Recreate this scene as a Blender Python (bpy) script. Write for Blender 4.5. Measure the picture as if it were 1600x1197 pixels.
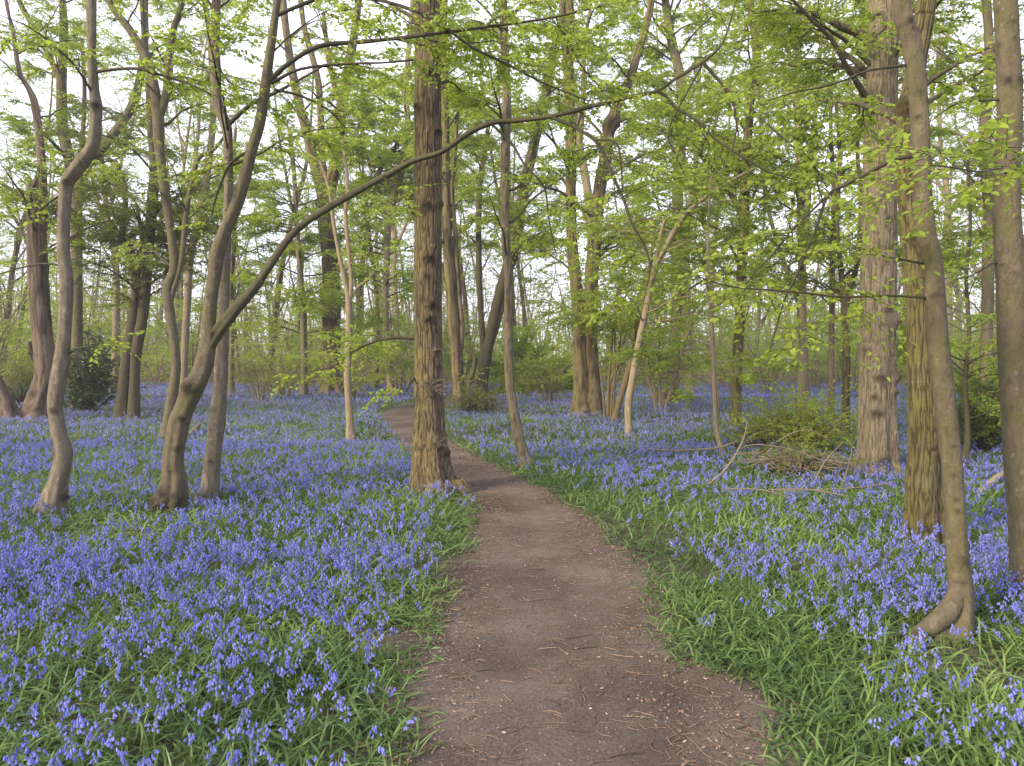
import bpy, math
import numpy as np

# ------------------------------------------------------------------ scene, camera, light
for o in list(bpy.data.objects):
    bpy.data.objects.remove(o)
SC = bpy.context.scene
C = SC.collection
W, H, F, CH, HOR = 1600.0, 1197.0, 1150.0, 1.55, 565.0
PITCH = math.atan((H / 2 - HOR) / F)
cam = bpy.data.cameras.new('camera')
co = bpy.data.objects.new('camera', cam)
C.objects.link(co)
co.location = (0, 0, CH)
co.rotation_euler = (math.pi / 2 - PITCH, 0, 0)
cam.sensor_width = 36
cam.lens = F / W * 36
cam.clip_start = 0.05
cam.clip_end = 3000
SC.camera = co

SUN_EL, SUN_AZ = math.radians(24), math.radians(232)   # azimuth clockwise from +Y: behind the camera, to the left
world = bpy.data.worlds.new('World')
SC.world = world
world.use_nodes = True
wn = world.node_tree
wn.nodes.clear()
wo = wn.nodes.new('ShaderNodeOutputWorld')
bg = wn.nodes.new('ShaderNodeBackground')
sky = wn.nodes.new('ShaderNodeTexSky')
sky.sky_type = 'NISHITA'
sky.sun_disc = False
sky.sun_elevation = SUN_EL
sky.sun_rotation = SUN_AZ
sky.dust_density = 3.0
sky.air_density = 1.0
tc = wn.nodes.new('ShaderNodeTexCoord')
cn = wn.nodes.new('ShaderNodeTexNoise')
cn.inputs['Scale'].default_value = 2.2
cn.inputs['Detail'].default_value = 6
cr = wn.nodes.new('ShaderNodeMapRange')
cr.inputs['From Min'].default_value = 0.3
cr.inputs['From Max'].default_value = 0.7
cr.inputs['To Min'].default_value = 0.70
cr.inputs['To Max'].default_value = 0.95
mx = wn.nodes.new('ShaderNodeMixRGB')
mx.inputs[2].default_value = (11.6, 11.7, 14.6, 1)      # thin bright veil of cloud
bg.inputs['Strength'].default_value = 0.092
wn.links.new(tc.outputs['Generated'], cn.inputs['Vector'])
wn.links.new(cn.outputs['Fac'], cr.inputs['Value'])
wn.links.new(cr.outputs['Result'], mx.inputs[0])
wn.links.new(sky.outputs[0], mx.inputs[1])
wn.links.new(mx.outputs[0], bg.inputs['Color'])
wn.links.new(bg.outputs[0], wo.inputs['Surface'])

sl = bpy.data.lights.new('sun', 'SUN')
so = bpy.data.objects.new('sun', sl)
C.objects.link(so)
sl.energy = 4.3
sl.angle = math.radians(9)
sl.color = (1.0, 0.82, 0.56)
from mathutils import Vector
_sd = Vector((math.sin(SUN_AZ) * math.cos(SUN_EL), math.cos(SUN_AZ) * math.cos(SUN_EL), math.sin(SUN_EL)))
so.rotation_euler = _sd.to_track_quat('Z', 'Y').to_euler()
so.location = (0, -5, 20)

SC.view_settings.view_transform = 'Standard'
SC.view_settings.look = 'None'
SC.view_settings.gamma = 1
SC.view_settings.exposure = 0.88
SC.render.engine = 'CYCLES'
SC.cycles.max_bounces = 6
SC.cycles.diffuse_bounces = 3
SC.cycles.transmission_bounces = 4
SC.cycles.transparent_max_bounces = 4

# ------------------------------------------------------------------ helpers
rng = np.random.default_rng(7)


def P(px, py, d):
    """a photograph pixel at world distance y = d -> point in the wood"""
    x = (px - W / 2) / F
    u = (H / 2 - py) / F
    cp, sp = math.cos(PITCH), math.sin(PITCH)
    s = d / (cp + u * sp)
    return np.array((x * s, d, CH + (-sp + u * cp) * s))


def G(px, py):
    """pixel -> point on flat ground"""
    x = (px - W / 2) / F
    u = (H / 2 - py) / F
    cp, sp = math.cos(PITCH), math.sin(PITCH)
    s = CH / (sp - u * cp)
    return np.array((x * s, (cp + u * sp) * s))


def depth(py):
    return float(G(800, py)[1])


def _hash(ix, iy, iz, seed):
    n = (ix * 374761393 + iy * 668265263 + iz * 2147483647 + seed * 144665) & 0xffffffff
    n = ((n ^ (n >> 13)) * 1274126177) & 0xffffffff
    n = ((n ^ (n >> 15)) * 2246822519) & 0xffffffff
    return ((n ^ (n >> 16)) & 0xffff) / 65535.0


def noise(x, y, z, seed=0):
    x, y, z = np.broadcast_arrays(np.asarray(x, float), np.asarray(y, float), np.asarray(z, float))
    ix, iy, iz = [np.floor(a).astype(np.int64) for a in (x, y, z)]
    fx, fy, fz = x - ix, y - iy, z - iz
    fx, fy, fz = [f * f * (3 - 2 * f) for f in (fx, fy, fz)]
    r = 0
    for dx in (0, 1):
        for dy in (0, 1):
            for dz in (0, 1):
                w = (fx if dx else 1 - fx) * (fy if dy else 1 - fy) * (fz if dz else 1 - fz)
                r = r + w * _hash(ix + dx, iy + dy, iz + dz, seed)
    return r


def ground_z(x, y):
    return 0.10 * (noise(np.asarray(x) * .35, np.asarray(y) * .35, 0, 3) - .5) + .03 * (noise(np.asarray(x) * 1.6, np.asarray(y) * 1.6, 0, 4) - .5)


def tag(o, label=None, cat=None, group=None, kind=None):
    if label: o['label'] = label
    if cat: o['category'] = cat
    if group: o['group'] = group
    if kind: o['kind'] = kind
    return o


def empty(name, loc):
    o = bpy.data.objects.new(name, None)
    o.empty_display_size = .2
    o.location = tuple(float(v) for v in loc)
    C.objects.link(o)
    return o


def build(name, V, Fa, mat, parent=None, smooth=True, rnd=None, knot=None, origin=None):
    """V (n,3) world; Fa array (m,3|4) or a list of such arrays"""
    V = np.asarray(V, float)
    if parent is not None:
        V = V - np.array(parent.location)
    elif origin is not None:
        V = V - np.asarray(origin, float)
    if not isinstance(Fa, (list, tuple)): Fa = [Fa]
    Fa = [np.asarray(f, np.int32) for f in Fa if len(f)]
    me = bpy.data.meshes.new(name)
    me.vertices.add(len(V))
    me.vertices.foreach_set('co', V.astype(np.float32).ravel())
    loops = np.concatenate([f.ravel() for f in Fa])
    tot = np.concatenate([np.full(len(f), f.shape[1], np.int32) for f in Fa])
    me.loops.add(len(loops))
    me.loops.foreach_set('vertex_index', loops)
    me.polygons.add(len(tot))
    st = np.concatenate([[0], np.cumsum(tot)[:-1]]).astype(np.int32)
    me.polygons.foreach_set('loop_start', st)
    me.polygons.foreach_set('loop_total', tot)
    me.polygons.foreach_set('use_smooth', np.full(len(tot), smooth, bool))
    if rnd is not None:
        a = me.attributes.new('rnd', 'FLOAT', 'POINT')
        a.data.foreach_set('value', np.asarray(rnd, np.float32))
    if knot is not None:
        a = me.attributes.new('knot', 'FLOAT', 'POINT')
        a.data.foreach_set('value', np.asarray(knot, np.float32))
    me.update(calc_edges=True)
    me.materials.append(mat)
    o = bpy.data.objects.new(name, me)
    C.objects.link(o)
    if parent is not None:
        o.parent = parent
    elif origin is not None:
        o.location = tuple(float(v) for v in origin)
    return o


class Bag:
    """collects mesh pieces"""
    def __init__(s):
        s.v, s.f, s.r, s.n = [], {}, [], 0
    def add(s, V, Fa, r=None):
        V = np.asarray(V, float).reshape(-1, 3)
        if not len(V): return
        if not isinstance(Fa, (list, tuple)): Fa = [Fa]
        for f in Fa:
            s.f.setdefault(f.shape[1], []).append(f + s.n)
        s.v.append(V)
        s.r.append(np.zeros(len(V)) if r is None else np.asarray(r, float).ravel())
        s.n += len(V)
    def build(s, name, mat, parent=None, smooth=True, origin=None):
        if not s.n: return None
        return build(name, np.concatenate(s.v), [np.concatenate(f) for f in s.f.values()], mat, parent, smooth,
                     rnd=np.concatenate(s.r), origin=origin)


def norm(v):
    return v / np.maximum(np.linalg.norm(v, axis=-1, keepdims=True), 1e-9)


def tubes(Pt, R, k=3, r=None):
    """Pt (B,n,3), R (B,n) -> verts, quads"""
    B, n, _ = Pt.shape
    T = np.empty_like(Pt)
    T[:, 1:-1] = Pt[:, 2:] - Pt[:, :-2]
    T[:, 0] = Pt[:, 1] - Pt[:, 0]
    T[:, -1] = Pt[:, -1] - Pt[:, -2]
    T = norm(T)
    main = norm(Pt[:, -1] - Pt[:, 0])
    ref = np.where(np.abs(main[:, 2:3]) > .8, np.array([[1., .1, 0]]), np.array([[0., 0., 1.]]))[:, None, :]
    U = norm(np.cross(T, np.broadcast_to(ref, T.shape)))
    Vv = np.cross(T, U)
    a = np.arange(k) * 2 * math.pi / k
    V = Pt[:, :, None, :] + R[:, :, None, None] * (U[:, :, None, :] * np.cos(a)[None, None, :, None] + Vv[:, :, None, :] * np.sin(a)[None, None, :, None])
    b = np.arange(B)[:, None, None] * n * k
    i = np.arange(n - 1)[None, :, None] * k
    j = np.arange(k)[None, None, :]
    j2 = (j + 1) % k
    Q = np.stack([b + i + j, b + i + j2, b + i + k + j2, b + i + k + j], -1).reshape(-1, 4)
    rr = None if r is None else np.repeat(r, n * k)
    return V.reshape(-1, 3), Q, rr


def catmull(pts, ds):
    pts = np.asarray(pts, float)
    p = np.vstack([2 * pts[0] - pts[1], pts, 2 * pts[-1] - pts[-2]])
    out = []
    for i in range(1, len(p) - 2):
        L = np.linalg.norm(p[i + 1, :3] - p[i, :3])
        n = max(1, int(round(L / ds)))
        t = (np.arange(n) / n)[:, None]
        out.append(.5 * ((2 * p[i]) + (-p[i - 1] + p[i + 1]) * t + (2 * p[i - 1] - 5 * p[i] + 4 * p[i + 1] - p[i + 2]) * t ** 2
                         + (-p[i - 1] + 3 * p[i] - 3 * p[i + 1] + p[i + 2]) * t ** 3))
    out.append(p[-2][None])
    return np.vstack(out)


def stem_mesh(path, k, lump=.06, ridge=0., rf=26., knots=(), seed=0, cap=True, flute=0., root=0.):
    """path (n,4) xyz+radius already resampled"""
    n = len(path)
    X, R = path[:, :3], path[:, 3]
    T = norm(np.gradient(X, axis=0))
    U = np.zeros_like(T)
    u = np.array([1., 0, 0])
    for i in range(n):
        u = u - T[i] * u.dot(T[i])
        u /= np.linalg.norm(u)
        U[i] = u
    Vv = np.cross(T, U)
    a = np.arange(k) * 2 * math.pi / k
    Dn = U[:, None] * np.cos(a)[None, :, None] + Vv[:, None] * np.sin(a)[None, :, None]
    s = np.concatenate([[0], np.cumsum(np.linalg.norm(np.diff(X, axis=0), axis=1))])
    V = X[:, None] + Dn * R[:, None, None]
    Rm = R[:, None] * np.ones(k)[None]
    disp = Rm * lump * 2 * (noise(V[..., 0] * 4, V[..., 1] * 4, V[..., 2] * 2.2, seed) - .5)
    disp += Rm * lump * (noise(V[..., 0] * 14, V[..., 1] * 14, V[..., 2] * 7, seed + 1) - .5)
    if root:
        n_ = 4 + seed % 3
        disp += Rm * root * np.exp(-np.maximum(s - .1, 0) / (.12 + 1.2 * R[0]))[:, None] * (np.cos(n_ * a + seed)[None] + .5 * np.cos((n_ + 3) * a + 2 * seed)[None])
    if flute:
        lowf = (.5 + 1.1 * np.exp(-s / .5))[:, None]
        ph = 5 * noise(s[:, None] * .9, 0, 0, seed + 31) + 1.3 * noise(s[:, None] * 3, 5, 0, seed + 33)
        disp += Rm * flute * lowf * (np.cos(3 * a[None] + ph) + .7 * np.cos(5 * a[None] - 1.4 * ph + 1) + .35 * np.cos(8 * a[None] + ph))
        disp += Rm * flute * .8 * (noise(V[..., 0] * 9, V[..., 1] * 9, s[:, None] * 9, seed + 35) - .5)
    if ridge:
        ca, sa = np.cos(a)[None] * R[:, None], np.sin(a)[None] * R[:, None]
        w = .02 * (noise(ca * 9, sa * 9, s[:, None] * 5, seed + 5) - .5)
        nn = noise((ca + w) * rf, (sa + w) * rf, s[:, None] * rf * .085, seed + 2)
        n2 = noise((ca - w) * rf * 2.1, (sa - w) * rf * 2.1, s[:, None] * rf * .4, seed + 3)
        fis = np.exp(-((nn - .5) / .10) ** 2)
        disp += ridge * (.6 - 1.8 * fis) + ridge * .8 * (n2 - .5)
    kn = np.zeros((n, k)) + (.78 * fis if ridge else 0)
    for (c, rad, amp) in knots:
        sc_ = rad < .0191 and seed >= 0
        dd = np.linalg.norm((V - np.asarray(c)) * np.array([.7, .7, 1.5 if sc_ else .85]), axis=-1)
        g = np.exp(-(dd / rad) ** 2)
        rough = .5 + noise(V[..., 0] * 60, V[..., 1] * 60, V[..., 2] * 60, seed + 9)
        disp += amp * g * rough
        kn = np.maximum(kn, np.clip((.8 if sc_ else 1.05) * g * (.45 + .8 * noise(V[..., 0] * 30, V[..., 1] * 30, V[..., 2] * 30, seed + 11)), 0, 1))
    V = V + Dn * disp[..., None]
    V = V.reshape(-1, 3)
    i = np.arange(n - 1)[:, None] * k
    j = np.arange(k)[None]
    j2 = (j + 1) % k
    Q = np.stack([i + j, i + j2, i + k + j2, i + k + j], -1).reshape(-1, 4)
    Fs = [Q]
    kn = kn.ravel()
    if cap:
        V = np.vstack([V, X[-1] + T[-1] * R[-1] * .4])
        kn = np.append(kn, .3)
        Fs.append(np.stack([(n - 1) * k + np.arange(k), (n - 1) * k + (np.arange(k) + 1) % k, np.full(k, n * k)], -1))
    return V, Fs, kn


# ------------------------------------------------------------------ materials
def newmat(name):
    m = bpy.data.materials.new(name)
    m.use_nodes = True
    nt = m.node_tree
    nt.nodes.clear()
    return m, nt, nt.nodes, nt.links


def ramp(nt, stops):
    r = nt.nodes.new('ShaderNodeValToRGB')
    e = r.color_ramp.elements
    while len(e) > 1: e.remove(e[0])
    e[0].position, e[0].color = stops[0][0], (*stops[0][1], 1)
    for p, c in stops[1:]:
        x = e.new(p)
        x.color = (*c, 1)
    return r


def nz(nt, vec, scale, detail=4, rough=.6, dist=0.):
    n = nt.nodes.new('ShaderNodeTexNoise')
    n.inputs['Scale'].default_value = scale
    n.inputs['Detail'].default_value = detail
    n.inputs['Roughness'].default_value = rough
    n.inputs['Distortion'].default_value = dist
    nt.links.new(vec, n.inputs['Vector'])
    return n


def mapping(nt, vec, sc, loc=(0, 0, 0)):
    mp = nt.nodes.new('ShaderNodeMapping')
    mp.inputs['Scale'].default_value = sc
    mp.inputs['Location'].default_value = loc
    nt.links.new(vec, mp.inputs['Vector'])
    return mp.outputs[0]


def mixc(nt, fac, a, b, typ='MIX'):
    m = nt.nodes.new('ShaderNodeMixRGB')
    m.blend_type = typ
    for i, v in enumerate((fac, a, b)):
        if isinstance(v, bpy.types.NodeSocket): nt.links.new(v, m.inputs[i])
        elif isinstance(v, (int, float)): m.inputs[i].default_value = v
        else: m.inputs[i].default_value = (*v, 1)
    return m.outputs[0]


def leafmat(name, dark, light, trans, tr=.55, rough=.5):
    m, nt, N, L = newmat(name)
    at = N.new('ShaderNodeAttribute'); at.attribute_name = 'rnd'
    r = ramp(nt, [(0, dark), (.5, tuple((a + b) / 2 for a, b in zip(dark, light))), (1, light)])
    L.new(at.outputs['Fac'], r.inputs[0])
    p = N.new('ShaderNodeBsdfPrincipled')
    p.inputs['Roughness'].default_value = rough
    p.inputs['Specular IOR Level'].default_value = .3
    L.new(r.outputs[0], p.inputs['Base Color'])
    t = N.new('ShaderNodeBsdfTranslucent')
    L.new(mixc(nt, .6, r.outputs[0], trans), t.inputs['Color'])
    ms = N.new('ShaderNodeMixShader'); ms.inputs[0].default_value = tr
    L.new(p.outputs[0], ms.inputs[1]); L.new(t.outputs[0], ms.inputs[2])
    o = N.new('ShaderNodeOutputMaterial'); L.new(ms.outputs[0], o.inputs['Surface'])
    return m


def bark(name, c0, c1, c2, algae=(.10, .12, .03), alg=.3, zs=.16, sc=34, bump=.6, bd=.02, side=None, rough=.9, fiss=False):
    """c0 fissure, c1 mid, c2 plate; algae: green film in patches; side tints one flank, on the oak with sun warmth painted in"""
    m, nt, N, L = newmat(name)
    t = N.new('ShaderNodeTexCoord')
    v = t.outputs['Object']
    n1 = nz(nt, mapping(nt, v, (1, 1, zs)), sc, 6, .72, .5)
    n2 = nz(nt, v, 5, 4, .6)
    n3 = nz(nt, mapping(nt, v, (1, 1, .5)), 90, 3, .6)
    r = ramp(nt, [(.30, c2), (.43, c1), (.49, c0), (.52, c0), (.58, c1), (.72, c2)] if fiss else [(.32, c0), (.5, c1), (.68, c2)])
    L.new(n1.outputs['Fac'], r.inputs[0])
    col = mixc(nt, .35, r.outputs[0], mixc(nt, n3.outputs['Fac'], tuple(x * .6 for x in c1), tuple(min(1, x * 1.35) for x in c2)))
    mr = N.new('ShaderNodeMapRange')
    mr.inputs['From Min'].default_value = .42; mr.inputs['From Max'].default_value = .68
    mr.inputs['To Max'].default_value = alg
    L.new(n2.outputs['Fac'], mr.inputs['Value'])
    fac = mr.outputs['Result']
    if side is not None:
        ge = N.new('ShaderNodeNewGeometry')
        dt = N.new('ShaderNodeVectorMath'); dt.operation = 'DOT_PRODUCT'
        dt.inputs[1].default_value = side
        L.new(ge.outputs['Normal'], dt.inputs[0])
        ma = N.new('ShaderNodeMath'); ma.operation = 'MULTIPLY_ADD'; ma.use_clamp = True
        L.new(dt.outputs['Value'], ma.inputs[0]); ma.inputs[1].default_value = .45
        L.new(fac, ma.inputs[2])
        fac = ma.outputs[0]
    col = mixc(nt, fac, col, algae)
    n4 = nz(nt, v, 16, 3, .7)
    r4 = ramp(nt, [(.60, (0, 0, 0)), (.70, (1, 1, 1))])
    L.new(n4.outputs['Fac'], r4.inputs[0])
    m4 = N.new('ShaderNodeMath'); m4.operation = 'MULTIPLY'; m4.inputs[1].default_value = .35
    L.new(r4.outputs[0], m4.inputs[0])
    col = mixc(nt, m4.outputs[0], col, tuple(min(.5, x * 1.5 + .03) for x in c2))
    at = N.new('ShaderNodeAttribute'); at.attribute_name = 'knot'
    col = mixc(nt, at.outputs['Fac'], col, tuple(x * .55 for x in c0))
    p = N.new('ShaderNodeBsdfPrincipled')
    p.inputs['Roughness'].default_value = rough
    p.inputs['Specular IOR Level'].default_value = .25
    L.new(col, p.inputs['Base Color'])
    b = N.new('ShaderNodeBump'); b.inputs['Strength'].default_value = bump; b.inputs['Distance'].default_value = bd
    hh = mixc(nt, .3, r.outputs[0] if fiss else n1.outputs['Fac'], n3.outputs['Fac'])
    L.new(hh, b.inputs['Height']); L.new(b.outputs[0], p.inputs['Normal'])
    o = N.new('ShaderNodeOutputMaterial'); L.new(p.outputs[0], o.inputs['Surface'])
    return m


M = {}
M['oak'] = bark('oak_bark', (.028, .019, .012), (.145, .11, .07), (.235, .185, .122), (.155, .138, .04), .45, .12, 40, 1, .03, side=(-.8, -.2, 0), fiss=True)  # yellow left flank paints warm sun from the left along with algae
M['oak_green'] = bark('oak_bark_algae', (.028, .022, .011), (.105, .086, .046), (.18, .15, .085), (.125, .115, .032), .6, .12, 40, 1, .03, side=(-.6, 0, 0), fiss=True)
M['oak_pale'] = bark('oak_bark_pale', (.085, .067, .046), (.18, .148, .102), (.285, .24, .175), (.15, .15, .05), .4, .12, 42, 1, .03, fiss=True)
M['horn'] = bark('hornbeam_bark', (.03, .024, .016), (.086, .07, .046), (.145, .124, .088), (.085, .09, .025), .6, .45, 17, .8, .03)
M['horn_pale'] = bark('hornbeam_bark_pale', (.038, .03, .022), (.112, .093, .069), (.205, .178, .14), (.11, .11, .045), .5, .4, 17, .8, .03)
M['horn_dark'] = bark('hornbeam_bark_dark', (.022, .018, .012), (.05, .042, .027), (.085, .075, .052), (.06, .07, .018), .6, .35, 22, .7, .02)
M['tan'] = bark('pale_tan_bark', (.085, .065, .042), (.18, .145, .098), (.27, .225, .16), (.16, .14, .05), .4, .25, 24, .5, .01)  # low sun's warmth put into the slim trunks' bark; plain tan on fallen wood
M['dead'] = bark('dead_brown_wood', (.04, .028, .021), (.115, .085, .065), (.205, .16, .125), (.1, .085, .04), .4, .08, 50, 1.0, .02)
M['far'] = bark('far_bark', (.04, .033, .022), (.10, .085, .058), (.17, .145, .10), (.085, .10, .025), .55, .2, 20, .3, .02)
M['far_tan'] = bark('far_bark_tan', (.075, .06, .04), (.17, .135, .095), (.25, .205, .15), (.12, .125, .04), .4, .2, 20, .3, .02)
M['twig_backlit'] = bark('backlit_branch_tint', (.012, .010, .008), (.032, .027, .02), (.058, .052, .038), (.04, .048, .015), .5, .35, 30, .6, .01)  # silhouette darkness of backlit branches put into the colour
M['twig'] = bark('twig_bark', (.03, .024, .018), (.065, .055, .04), (.11, .095, .07), (.06, .07, .02), .3, .5, 40, .2, .003)
M['twig_tan'] = bark('twig_bark_tan', (.08, .06, .043), (.155, .12, .09), (.24, .195, .15), (.11, .10, .045), .3, .5, 40, .2, .003)
M['leaf'] = leafmat('spring_leaf', (.13, .19, .02), (.27, .355, .045), (.55, .70, .07), .5)
M['leaf_dark'] = leafmat('dull_leaf', (.07, .105, .018), (.17, .215, .038), (.34, .42, .06), .45)
M['leaf_yel'] = leafmat('yellow_green_leaf', (.18, .265, .02), (.35, .45, .05), (.66, .82, .08), .5)
M['holly'] = leafmat('holly_leaf', (.02, .045, .018), (.05, .095, .03), (.08, .14, .03), .15, .35)
M['strap'] = leafmat('bluebell_leaf', (.035, .08, .022), (.155, .24, .06), (.22, .36, .05), .25, .42)
M['stalk'] = leafmat('bluebell_stalk', (.07, .11, .03), (.13, .17, .05), (.2, .25, .05), .2)
M['bell'] = leafmat('bluebell_petal', (.085, .11, .42), (.27, .29, .74), (.32, .36, .85), .35)
M['litter'] = leafmat('litter_flake', (.075, .045, .033), (.42, .34, .27), (.3, .2, .12), .0, .8)
M['dry'] = leafmat('dead_leaf', (.11, .065, .042), (.31, .215, .15), (.3, .2, .1), .15, .7)


def groundmat():
    m, nt, N, L = newmat('woodland_floor')
    t = N.new('ShaderNodeTexCoord'); v = t.outputs['Object']
    a = nz(nt, v, 1.3, 6, .65); b = nz(nt, v, 30, 4, .7)
    r = ramp(nt, [(.35, (.03, .04, .018)), (.5, (.055, .06, .03)), (.65, (.09, .07, .045))])
    L.new(a.outputs['Fac'], r.inputs[0])
    col = mixc(nt, .5, r.outputs[0], mixc(nt, b.outputs['Fac'], (.02, .02, .012), (.13, .10, .07)))
    p = N.new('ShaderNodeBsdfPrincipled'); p.inputs['Roughness'].default_value = .95
    L.new(col, p.inputs['Base Color'])
    bb = N.new('ShaderNodeBump'); bb.inputs['Strength'].default_value = .8; bb.inputs['Distance'].default_value = .03
    L.new(b.outputs['Fac'], bb.inputs['Height']); L.new(bb.outputs[0], p.inputs['Normal'])
    o = N.new('ShaderNodeOutputMaterial'); L.new(p.outputs[0], o.inputs['Surface'])
    return m


def pathmat():
    m, nt, N, L = newmat('trodden_earth')
    t = N.new('ShaderNodeTexCoord'); v = t.outputs['Object']
    a = nz(nt, v, 1.1, 5, .6)
    b = nz(nt, v, 75, 6, .8)
    c = nz(nt, mapping(nt, v, (1, .45, 1)), 120, 3, .6, 1.5)
    r = ramp(nt, [(.34, (.055, .041, .032)), (.5, (.092, .071, .056)), (.66, (.14, .112, .092))])
    L.new(a.outputs['Fac'], r.inputs[0])
    r2 = ramp(nt, [(.36, (.35, .31, .29)), (.5, (.95, .95, .95)), (.66, (1.6, 1.6, 1.6))])
    L.new(b.outputs['Fac'], r2.inputs[0])
    col = mixc(nt, .8, r.outputs[0], r2.outputs[0], 'MULTIPLY')
    r3 = ramp(nt, [(.62, (0, 0, 0)), (.68, (1, 1, 1))])
    L.new(c.outputs['Fac'], r3.inputs[0])
    m3 = N.new('ShaderNodeMath'); m3.operation = 'MULTIPLY'; m3.inputs[1].default_value = .55
    L.new(r3.outputs[0], m3.inputs[0])
    col = mixc(nt, m3.outputs[0], col, (.36, .28, .22))
    p = N.new('ShaderNodeBsdfPrincipled'); p.inputs['Roughness'].default_value = .92
    p.inputs['Specular IOR Level'].default_value = .2
    L.new(col, p.inputs['Base Color'])
    bb = N.new('ShaderNodeBump'); bb.inputs['Strength'].default_value = .7; bb.inputs['Distance'].default_value = .012
    L.new(mixc(nt, .4, b.outputs['Fac'], c.outputs['Fac']), bb.inputs['Height']); L.new(bb.outputs[0], p.inputs['Normal'])
    o = N.new('ShaderNodeOutputMaterial'); L.new(p.outputs[0], o.inputs['Surface'])
    return m


M['ground'], M['path'] = groundmat(), pathmat()

# ------------------------------------------------------------------ ground and path
def grid_axis(lo, hi, near, far):
    out, x = [0.], 0.
    while x < hi:
        x += near if x < far else near * (1 + (x - far) * .25)
        out.append(x)
    neg, x = [], 0.
    while x > lo:
        x -= near if x > -18 else near * (1 + (-x - 18) * .25)
        neg.append(x)
    return np.array(neg[::-1] + out)


gx, gy = grid_axis(-500, 500, .2, 18), grid_axis(-120, 600, .2, 46)
XX, YY = np.meshgrid(gx, gy)
fade = np.clip(1 - np.hypot(XX, YY) / 300, 0, 1)
ZZ = ground_z(XX, YY) * fade
nx, ny = len(gx), len(gy)
idx = np.arange(nx * ny).reshape(ny, nx)
build('ground', np.stack([XX, YY, ZZ], -1).reshape(-1, 3),
      np.stack([idx[:-1, :-1], idx[:-1, 1:], idx[1:, 1:], idx[1:, :-1]], -1).reshape(-1, 4), M['ground'])
tag(bpy.data.objects['ground'], 'leafy brown woodland floor under the bluebells', kind='structure')

PL = [(648, 1197), (655, 1120), (640, 1062), (690, 985), (722, 900), (744, 845), (742, 790), (716, 757), (680, 727), (640, 703), (612, 672), (598, 651), (600, 642), (628, 633), (665, 627), (705, 622)]
PR = [(1165, 1197), (1125, 1090), (1030, 1018), (1005, 940), (950, 860), (890, 802), (800, 748), (740, 714), (700, 684), (672, 664), (660, 650), (668, 641), (700, 634), (740, 628), (760, 625), (790, 622)]
Lw = np.array([G(*p) for p in PL]); Rw = np.array([G(*p) for p in PR])
Lw = np.vstack([[Lw[0, 0] - .05, -9], [Lw[0, 0], 0], Lw, [4, 44]]); Rw = np.vstack([[Rw[0, 0] + .1, -9], [Rw[0, 0] + .05, 0], Rw, [5.4, 42]])
Lc = catmull(np.c_[Lw, np.zeros(len(Lw))], 99)  # control
def resample(Q, n):
    q = catmull(np.c_[Q, np.zeros(len(Q))], .15)[:, :2]
    s = np.concatenate([[0], np.cumsum(np.linalg.norm(np.diff(q, axis=0), axis=1))])
    t = np.linspace(0, s[-1], n)
    return np.stack([np.interp(t, s, q[:, i]) for i in (0, 1)], -1)
NP = 420
# resample each segment pair together so both edges stay level with one another
def pair(A, B, per=24):
    oa, ob = [], []
    a4, b4 = np.c_[A, np.zeros(len(A))], np.c_[B, np.zeros(len(B))]
    def cr(p, i, t):
        p0, p1, p2, p3 = p[max(i - 1, 0)], p[i], p[i + 1], p[min(i + 2, len(p) - 1)]
        return .5 * (2 * p1 + (p2 - p0) * t + (2 * p0 - 5 * p1 + 4 * p2 - p3) * t ** 2 + (3 * p1 - p0 - 3 * p2 + p3) * t ** 3)
    for i in range(len(A) - 1):
        for t in np.arange(per) / per:
            oa.append(cr(a4, i, t)[:2]); ob.append(cr(b4, i, t)[:2])
    return np.array(oa), np.array(ob)
EL, ER = pair(Lw, Rw)
for E, sgn, sd in ((EL, -1, 21), (ER, 1, 22)):
    E[:, 0] += sgn * (.12 * (noise(E[:, 0] * 1.3, E[:, 1] * 1.3, 0, sd) - .5) + .05 * (noise(E[:, 0] * 5, E[:, 1] * 5, 0, sd + 5) - .5)) * np.clip(E[:, 1] / 6, .6, 1.2)
tt = np.linspace(0, 1, 25)[None, :, None]
_w = norm(ER - EL) * .30
PP = (EL - _w)[:, None] * (1 - tt) + (ER + _w)[:, None] * tt
PP[:, 1] = PP[:, 0] * .5 + PP[:, 1] * .5; PP[:, -2] = PP[:, -1] * .5 + PP[:, -2] * .5
pz = ground_z(PP[..., 0], PP[..., 1]) + .012 - .02 * np.sin(np.pi * tt[..., 0]) * 0
ni, nj = PP.shape[:2]
idx = np.arange(ni * nj).reshape(ni, nj)
pz[:, 0] -= .045; pz[:, -1] -= .045; pz[:, 1] -= .012; pz[:, -2] -= .012
po = build('path', np.dstack([PP, pz]).reshape(-1, 3), np.stack([idx[:-1, :-1], idx[:-1, 1:], idx[1:, 1:], idx[1:, :-1]], -1).reshape(-1, 4), M['path'])
tag(po, 'trodden brown earth path winding between the bluebells', kind='structure')
POLY = np.vstack([EL, ER[::-1]])


def path_sd(x, y):
    """signed distance to the path edge, negative on the path"""
    out = np.empty(len(x))
    A = POLY; B = np.roll(POLY, -1, 0)
    for s in range(0, len(x), 20000):
        px, py = x[s:s + 20000, None], y[s:s + 20000, None]
        d2 = ((px - A[None, :, 0]) ** 2 + (py - A[None, :, 1]) ** 2).min(1)
        c = ((A[None, :, 1] > py) != (B[None, :, 1] > py)) & (px < (B[None, :, 0] - A[None, :, 0]) * (py - A[None, :, 1]) / (B[None, :, 1] - A[None, :, 1] + 1e-12) + A[None, :, 0])
        out[s:s + 20000] = np.sqrt(d2) * np.where(c.sum(1) % 2, -1, 1)
    return out


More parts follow.
